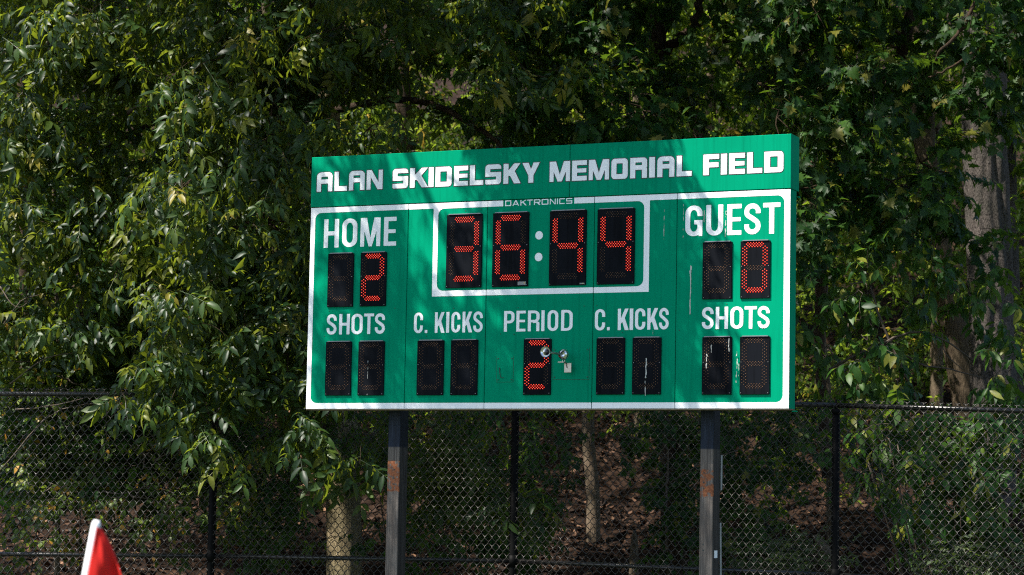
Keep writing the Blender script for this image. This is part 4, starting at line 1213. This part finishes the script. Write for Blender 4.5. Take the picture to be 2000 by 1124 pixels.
for px, py, r, n in ((1600, 560, .28, 6), (1640, 600, .28, 8), (1690, 560, .3, 9), (1750, 590, .3, 9), (1820, 560, .25, 7), (1790, 480, .22, 6), (1850, 470, .18, 5), (1890, 560, .2, 6), (1940, 600, .25, 7), (1960, 660, .22, 6), (1900, 610, .2, 4),
                     (1620, 680, .25, 6), (1700, 700, .3, 10), (1740, 740, .28, 9), (1700, 770, .22, 7), (1650, 760, .2, 5), (1580, 720, .2, 5), (1760, 660, .25, 6), (1580, 640, .2, 4), (1700, 470, .2, 3)):
    P_.cluster(wp(px, py, P_.rs.uniform(21.8, 23.0)), (r, r * .8, r * .7), n, 'ovate', nleaf=8, length=.28, hang=.9, twig=.003)
tris += finish_plant(P_, root, M_twig, parts=240, cell=24)

# --- shrub at lower right behind the fence
root = empty("elder_shrub", (4.2, 22.0, hzf(4.2, 22.0)))
tag(root, "bushy shrub with long drooping leaves behind the fence at lower right", "shrub")
P_ = Plant(71)
for k in range(9):
    a = P_.rs.uniform(-1, 1)
    P_.limb([(4.1 + a * .3, 22.2, 0), (4.0 + a * .7, 22.0, 1.2), (3.9 + a * 1.1, 21.7, 2.0 + .4 * P_.rs.rand())], .012, .006, 5)
for px, py, r, n in ((1790, 860, .3, 9), (1850, 850, .3, 10), (1900, 880, .3, 10), (1950, 850, .3, 9), (1990, 900, .3, 9), (1830, 930, .3, 9), (1890, 950, .3, 9), (1950, 970, .28, 8), (1780, 980, .25, 7), (1850, 1010, .25, 6), (1760, 900, .22, 6), (1930, 760, .25, 8), (1980, 720, .25, 8), (1990, 800, .25, 8), (1770, 830, .2, 6), (1720, 850, .25, 7), (1820, 890, .3, 10), (1870, 900, .3, 10), (1920, 930, .3, 10), (1960, 1010, .28, 9), (1900, 1020, .28, 8), (1820, 970, .28, 9), (1750, 940, .25, 7), (1800, 1030, .25, 7), (1980, 950, .28, 9), (1870, 830, .3, 9), (1930, 820, .3, 9), (1740, 1000, .2, 4)):
    P_.cluster(wp(px, py, P_.rs.uniform(21.4, 22.6)), (r, r * .7, r * .7), n, 'lance' if P_.rs.rand() < .4 else 'ovate', nleaf=11, length=.28, hang=1.0, twig=.003)
tris += finish_plant(P_, root, M_twig, parts=240, cell=22)

# --- bittersweet tangle at left behind the fence
root = empty("vine_shrub", (-3.6, 22.2, 0))
tag(root, "sunlit tangle of small round leaves climbing behind the fence at far left", "shrub")
P_ = Plant(81)
def arch(a, b_, c_, Y, r0=.007): P_.limb([wp(*a, Y), wp(*b_, Y - .1), wp(*c_, Y)], r0, r0 * .5, 5)
for a, b_, c_, Y in (((0, 645, ), (40, 590), (80, 575), 21.9), ((0, 560), (30, 600), (60, 590), 21.8), ((20, 750), (90, 700), (160, 690), 21.7), ((30, 800), (90, 795), (200, 770), 21.6), ((0, 920), (120, 800), (330, 790), 21.7), ((330, 780), (380, 800), (430, 830), 22.2),
                     ((200, 960), (240, 965), (300, 945), 22), ((300, 900), (350, 880), (420, 900), 22), ((150, 1124), (160, 900), (140, 700), 22.6), ((60, 1124), (80, 900), (30, 600), 22.6), ((250, 860), (330, 930), (300, 1000), 22.3)):
    arch(a, b_, c_, Y)
for px, py, r, n in ((20, 700, .35, 15), (90, 680, .35, 15), (160, 660, .3, 12), (60, 780, .35, 14), (130, 750, .3, 10), (30, 860, .35, 15), (100, 840, .3, 12), (150, 830, .25, 8), (200, 800, .25, 7), (60, 930, .3, 9), (20, 620, .3, 10), (250, 690, .25, 7), (190, 950, .22, 7), (250, 970, .22, 7), (310, 950, .25, 8),
                     (340, 1000, .25, 8), (380, 930, .25, 7), (130, 1000, .2, 5), (30, 1010, .25, 6), (330, 860, .25, 6), (280, 900, .22, 5), (20, 500, .35, 8), (60, 420, .3, 6), (30, 300, .35, 8), (20, 180, .35, 7), (400, 620, .25, 5), (340, 560, .25, 5), (420, 1020, .22, 6), (470, 960, .25, 6), (380, 1040, .2, 5), (500, 880, .25, 5), (200, 870, .3, 9), (100, 960, .3, 9), (20, 1080, .3, 8), (90, 1060, .25, 6), (380, 860, .3, 8), (440, 920, .3, 8), (200, 900, .3, 8), (320, 1010, .22, 6), (420, 980, .3, 8), (150, 1080, .2, 4)):
    P_.cluster(wp(px, py, P_.rs.uniform(21.7, 22.9)), (r, r * .8, r * .7), n, 'vine', nleaf=13, length=.3, hang=.5, twig=.0025)
for k in range(125):
    px, py = P_.rs.uniform(-20, 480), P_.rs.uniform(770, 985)
    if py > 940 and P_.rs.rand() < .6: continue
    r_ = P_.rs.uniform(.2, .34)
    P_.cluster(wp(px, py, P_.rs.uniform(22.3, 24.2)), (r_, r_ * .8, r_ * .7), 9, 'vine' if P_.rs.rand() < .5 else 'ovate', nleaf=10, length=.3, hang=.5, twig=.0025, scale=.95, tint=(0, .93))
tris += finish_plant(P_, root, M_twig, parts=300, cell=20)

# --- maple seedlings / vine thicket below the board
root = empty("maple_sapling", (1.2, 22.8, hzf(1.2, 22.8)))
tag(root, "shaded maple sapling growing behind the fence below the scoreboard", "sapling")
P_ = Plant(91)
P_.limb([wp(1305, 1124, 22.8), wp(1300, 1000, 22.8), wp(1305, 900, 22.8), wp(1297, 840, 22.8), wp(1290, 760, 22.8)], .016, .008, 6)
P_.limb([wp(1300, 950, 22.8), wp(1380, 900, 22.6), wp(1440, 880, 22.5)], .009, .005, 5)
P_.limb([wp(1302, 900, 22.8), wp(1250, 860, 22.6), wp(1200, 850, 22.5)], .009, .005, 5)
for px, py, r, n in ((1290, 830, .28, 8), (1330, 870, .28, 8), (1240, 830, .22, 4), (1210, 870, .2, 4), (1330, 950, .3, 9), (1290, 990, .25, 7), (1340, 1040, .25, 7), (1300, 1080, .22, 6), (1440, 830, .28, 8), (1480, 900, .25, 7), (1440, 980, .3, 8), (1490, 1010, .25, 6), (1530, 880, .25, 5), (1440, 1070, .25, 6), (1600, 870, .25, 5), (1590, 940, .22, 4), (1560, 820, .22, 4), (1090, 870, .25, 5), (1100, 960, .2, 3)):
    P_.cluster(wp(px, py, P_.rs.uniform(22.0, 23.4)), (r, r * .8, r * .7), n, 'maple', nleaf=10, length=.28, scale=.8, hang=.8, twig=.003, tint=(.1, .97))
for k in range(46):
    px, py = P_.rs.uniform(1285, 1760), P_.rs.uniform(810, 1110)
    if 1500 < px < 1650 and py > 900: continue
    if px > 1650 and py > 960 and P_.rs.rand() < .6: continue
    r_ = P_.rs.uniform(.2, .32)
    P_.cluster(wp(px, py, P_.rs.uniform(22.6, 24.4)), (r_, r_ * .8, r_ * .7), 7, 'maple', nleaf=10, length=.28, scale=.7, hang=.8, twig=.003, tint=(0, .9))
tris += finish_plant(P_, root, M_twig, parts=240, cell=20)
root = empty("thicket_shrub", (-.8, 22.8, hzf(-.8, 22.8)))
tag(root, "dark leafy shrub between the hickory trunk and the middle fence post", "shrub")
P_ = Plant(92)
for k in range(6): P_.limb([(-.6 + .2 * k - .5, 23, 0), (-.5 + .3 * k - .6, 22.8, 1.0), (-.4 + .35 * k - .8, 22.6, 1.8)], .010, .005, 5)
for px, py, r, n in ((740, 850, .25, 6), (810, 960, .25, 7), (860, 1030, .28, 8), (740, 1040, .22, 5), (800, 1080, .25, 7), (920, 1010, .25, 6), (960, 1080, .25, 6), (1060, 1000, .22, 5), (1050, 1090, .2, 4), (1040, 850, .3, 6), (530, 980, .28, 6), (510, 1060, .28, 6), (480, 980, .25, 5)):
    P_.cluster(wp(px, py, P_.rs.uniform(22.1, 23.6)), (r, r * .8, r * .7), n, 'ovate', nleaf=9, length=.28, scale=.8, hang=.7, twig=.003)
for k in range(75):
    px, py = P_.rs.uniform(440, 1060), P_.rs.uniform(790, 1110)
    if 585 < px < 765 and py > 880: continue
    r_ = P_.rs.uniform(.2, .34)
    P_.cluster(wp(px, py, P_.rs.uniform(22.6, 24.6)), (r_, r_ * .8, r_ * .7), 7, 'ovate', nleaf=9, length=.28, scale=.75, hang=.7, twig=.003, tint=(0, .9))
tris += finish_plant(P_, root, M_twig, parts=200, cell=22)

# --- weeds at the foot of the fence, lower right
for (px, py, w_px, n, lab) in ((1900, 1090, 60, 42, "pale grey green weeds along the fence foot at lower right"), (1545, 1085, 36, 26, "low weeds left of the right fence post at the frame bottom")):
    c = wp(px, 1124, 21.6)
    root = empty("weed_clump", (c[0], 21.6, 0)); tag(root, lab, "weeds")
    P_ = Plant(100 + px)
    for k in range(n):
        x = c[0] + P_.rs.normal(0, w_px / 4722 * 21.6); y = P_.rs.uniform(21.1, 22.2)
        top = wp(px, py + P_.rs.uniform(-25, 25), y)[2] + .02
        P_.limb([(x, y, 0), (x + P_.rs.normal(0, .05), y, top * .6), (x + P_.rs.normal(0, .1), y, top - .12)], .004, .0025, 4)
        P_.spray((x + P_.rs.normal(0, .05), y, top - .2), (P_.rs.normal(0, .3), -.3, 1), .3, 9, 'weed', 1, .002, .1)
        P_.spray((x + P_.rs.normal(0, .05), y, top - .5), (P_.rs.normal(0, .5), -.4, .8), .3, 8, 'weed', 1, .002, .1)
    tris += finish_plant(P_, root, M_twig)

# --- slender trunks on the slope
def slim(pts, rad, mat, label, name="forest_tree", crown=None, seed=1):
    P0 = pts[0]
    r = empty(name, (P0[0], P0[1], P0[2])); tag(r, label, "tree")
    trunk(r, pts, rad, mat, seed, 14, .0)
    if crown:
        P = Plant(seed * 7 + 3); fill(P, crown[0], *crown[1:4], .8, 22, 'wood', twig=0); global tris; tris += finish_plant(P, r, M_bark_dark)
def gp(px, py, Y):
    p = wp(px, py, Y); return p
slim([(gp(1162, 1180, 26.5)), gp(1158, 1060, 26.5), gp(1160, 960, 26.5), gp(1147, 860, 26.5), gp(1150, 780, 26.5), gp(1160, 500, 26.5), gp(1165, 0, 26.5), (.9, 26.5, 11)], [.085, .08, .075, .07, .07, .065, .05, .03], M_bark_pale,
     "slim beige trunk curving up below the scoreboard beside the horn's column", crown=(12, (1.2, 4), (25.5, 28), (8, 11)), seed=2)
slim([gp(1250, 1000, 30), gp(1252, 900, 30), gp(1250, 800, 30), gp(1245, 400, 30), gp(1240, -100, 30)], [.09, .085, .08, .07, .04], M_bark_pale, "thin pale trunk deep in the wood below the scoreboard", crown=(12, (.5, 3.4), (28.6, 32), (9, 12)), seed=3)
slim([gp(1623, 1060, 25), gp(1622, 960, 25), gp(1622, 860, 25), gp(1618, 780, 25), gp(1590, 500, 25), gp(1580, 0, 25)], [.045, .045, .042, .04, .035, .02], M_bark_pale, "very thin pale sapling trunk just left of the right fence post", seed=4)
slim([gp(112, 1180, 23.4), gp(111, 1080, 23.4), gp(113, 1000, 23.4), gp(118, 900, 23.4), gp(110, 500, 23.4), gp(90, -50, 23.4)], [.03, .028, .026, .024, .02, .012], M_bark_pale, "thin grey sapling stem behind the flag at far left", seed=5)
slim([gp(515, 600, 28), gp(517, 300, 28), gp(519, 120, 28), gp(522, -100, 28)], [.09, .085, .08, .06], M_bark_pale, "sunlit trunk glimpsed left of the hickory's stem", crown=(10, (-4.5, -1.5), (26, 30), (8.5, 11)), seed=6)
slim([gp(1985, 900, 31), gp(1975, 600, 31), gp(1968, 300, 31), gp(1960, -50, 31)], [.13, .12, .11, .09], M_bark_oak, "brown trunk at the far right edge beyond the thick furrowed one", crown=(10, (4.5, 8), (29, 33), (9.5, 12.5)), seed=7)
slim([gp(60, 1000, 27), gp(50, 700, 27), gp(45, 300, 27), gp(40, -50, 27)], [.07, .065, .06, .05], M_bark_dark, "dark slim trunk behind the round leaved tangle at far left", crown=(12, (-7.5, -4), (25, 29), (8, 11)), seed=8)
# stump and fallen log
r = empty("dead_stump", (*gp(1238, 1150, 25)[:2], hzf(gp(1238, 1150, 25)[0], 25))); tag(r, "pale broken dead stump on the slope below the scoreboard", "stump")
trunk(r, [gp(1238, 1180, 25), gp(1238, 1100, 25), gp(1239, 1060, 25), gp(1240, 1036, 25)], [.06, .05, .04, .012], M_bark_pale, 9, 14, .05)
p0, p1 = gp(1640, 1115, 23.8), gp(1592, 1045, 24.4)
r = empty("fallen_log", tuple(p0)); tag(r, "pale fallen log lying on the slope left of the right fence post", "log")
trunk(r, [p0, (p0 + p1) / 2, p1], [.06, .055, .04], M_bark_pale, 10, 12, .0)

# --- forest further up the slope: individual trees and undergrowth
def forest_tree(x, y, seed, rad, h, label, g=None):
    z = hzf(x, y)
    r = empty("forest_tree", (x, y, z)); tag(r, label, "tree", group=g)
    rs = np.random.RandomState(seed)
    lx, ly = rs.normal(0, .5, 2)
    trunk(r, [(x, y, z - .2), (x + lx * .2, y + ly * .1, z + h * .3), (x + lx * .6, y + ly * .5, z + h * .6), (x + lx, y + ly, z + h)], [rad, rad * .85, rad * .65, rad * .3], rs.choice([M_bark_dark, M_bark_pale, M_bark_oak]), seed, 12, .0)
    P = Plant(seed)
    for k in range(5):
        a = rs.uniform(0, 6.28); zz = z + h * rs.uniform(.35, .7)
        P.limb([(x + lx * .4, y, zz), (x + math.cos(a) * 1.0, y + math.sin(a) * 1.0, zz + .5), (x + math.cos(a) * 2.0, y + math.sin(a) * 2, zz + .9)], rad * .35, rad * .12, 5)
    fill(P, 24 if y > 33 else 13, (x - 2.2, x + 2.2), (y - 2, y + 2), (z + h * .25, z + h), .85, 17, 'wood', twig=0, scale=1.4)
    global tris; tris += finish_plant(P, r, M_bark_dark)
rngf = np.random.RandomState(8)
k = 0
for row, (y, n) in enumerate(((30.5, 6), (35, 7), (40.5, 7))):
    for i in range(n):
        x = (i + .5 - n / 2) * (2.5 + row * .45) + rngf.normal(0, .4) - .8
        forest_tree(x, y + rngf.normal(0, .6), 200 + k, rngf.uniform(.08, .17), rngf.uniform(7, 9.5), "blurred woodland tree on the slope seen through gaps in the leaves", "woodland trees on the slope"); k += 1
P_ = Plant(300)
root = empty("undergrowth", (0, 26, 0)); 
def ku(x, y, z):
    px, py, _ = cam_px(np.array([[x, y, z]]))[0]
    if 1060 < px < 1270 and py > 770: return P_.rs.rand() < .08
    if px > 1790 and py > 150 and y < 28.5: return P_.rs.rand() < .1
    if py > 960: return P_.rs.rand() < .35
    if 560 < px < 780 and py > 850: return False
    return P_.rs.rand() < .8
nC = 0
while nC < 330:
    y = P_.rs.uniform(24.3, 38); x = P_.rs.uniform(-.24, .24) * y
    z = hzf(x, y) + P_.rs.uniform(.1, 4.4)
    if not ku(x, y, z): continue
    nC += 1; r_ = P_.rs.uniform(.3, .6)
    P_.cluster((x, y, z), (r_, r_, r_ * .8), int(P_.rs.uniform(8, 18)), 'wood', nleaf=5, length=.4, scale=.85, twig=.003, hang=.4)
for k in range(150):
    y = P_.rs.uniform(31, 48); x = P_.rs.uniform(-.24, .24) * y
    r_ = P_.rs.uniform(.5, .9)
    P_.cluster((x, y, hzf(x, y) + P_.rs.uniform(.2, 1.4)), (r_, r_, r_ * .7), 14, 'wood', nleaf=5, length=.45, scale=1.3, twig=0, hang=.4, limb=False, tint=(0, .9))
tris += finish_plant(P_, root, M_twig)
tag(root, "woodland undergrowth covering the slope beyond the fence", "undergrowth", kind='stuff')

# dry leaves on the slope
def litter(n):
    rs = np.random.RandomState(77)
    y = 22.8 + (rs.rand(n) ** 1.4) * 12; x = rs.uniform(-.24, .24, n) * y
    z = hill_z(x, y) + rs.uniform(0, .04, n)
    P, T = leaflet(.10, .055, .6, -.5, False)
    d = nrm(rs.normal(0, 1, (n, 3)) * np.array([1, 1, .3])); up = nrm(np.array([0, -.35, 1.]) + rs.normal(0, .45, (n, 3)))
    FR = frames(d, up); sc = rs.uniform(.6, 1.3, n)
    X = np.einsum('nij,pj->npi', FR, P) * sc[:, None, None] + np.stack([x, y, z], -1)[:, None, :]
    T_ = (T[None] + (np.arange(n) * len(P))[:, None, None]).reshape(-1, 3)
    o = link("leaf_litter", mesh_np("leaf_litter", X.reshape(-1, 3), T_, M_litter, tint=np.repeat(rs.rand(n) ** 1.5, len(P))))
    tag(o, "brown fallen leaves covering the slope behind the fence", "leaf litter", kind='stuff')
litter(26000)
print("foliage tris", tris)
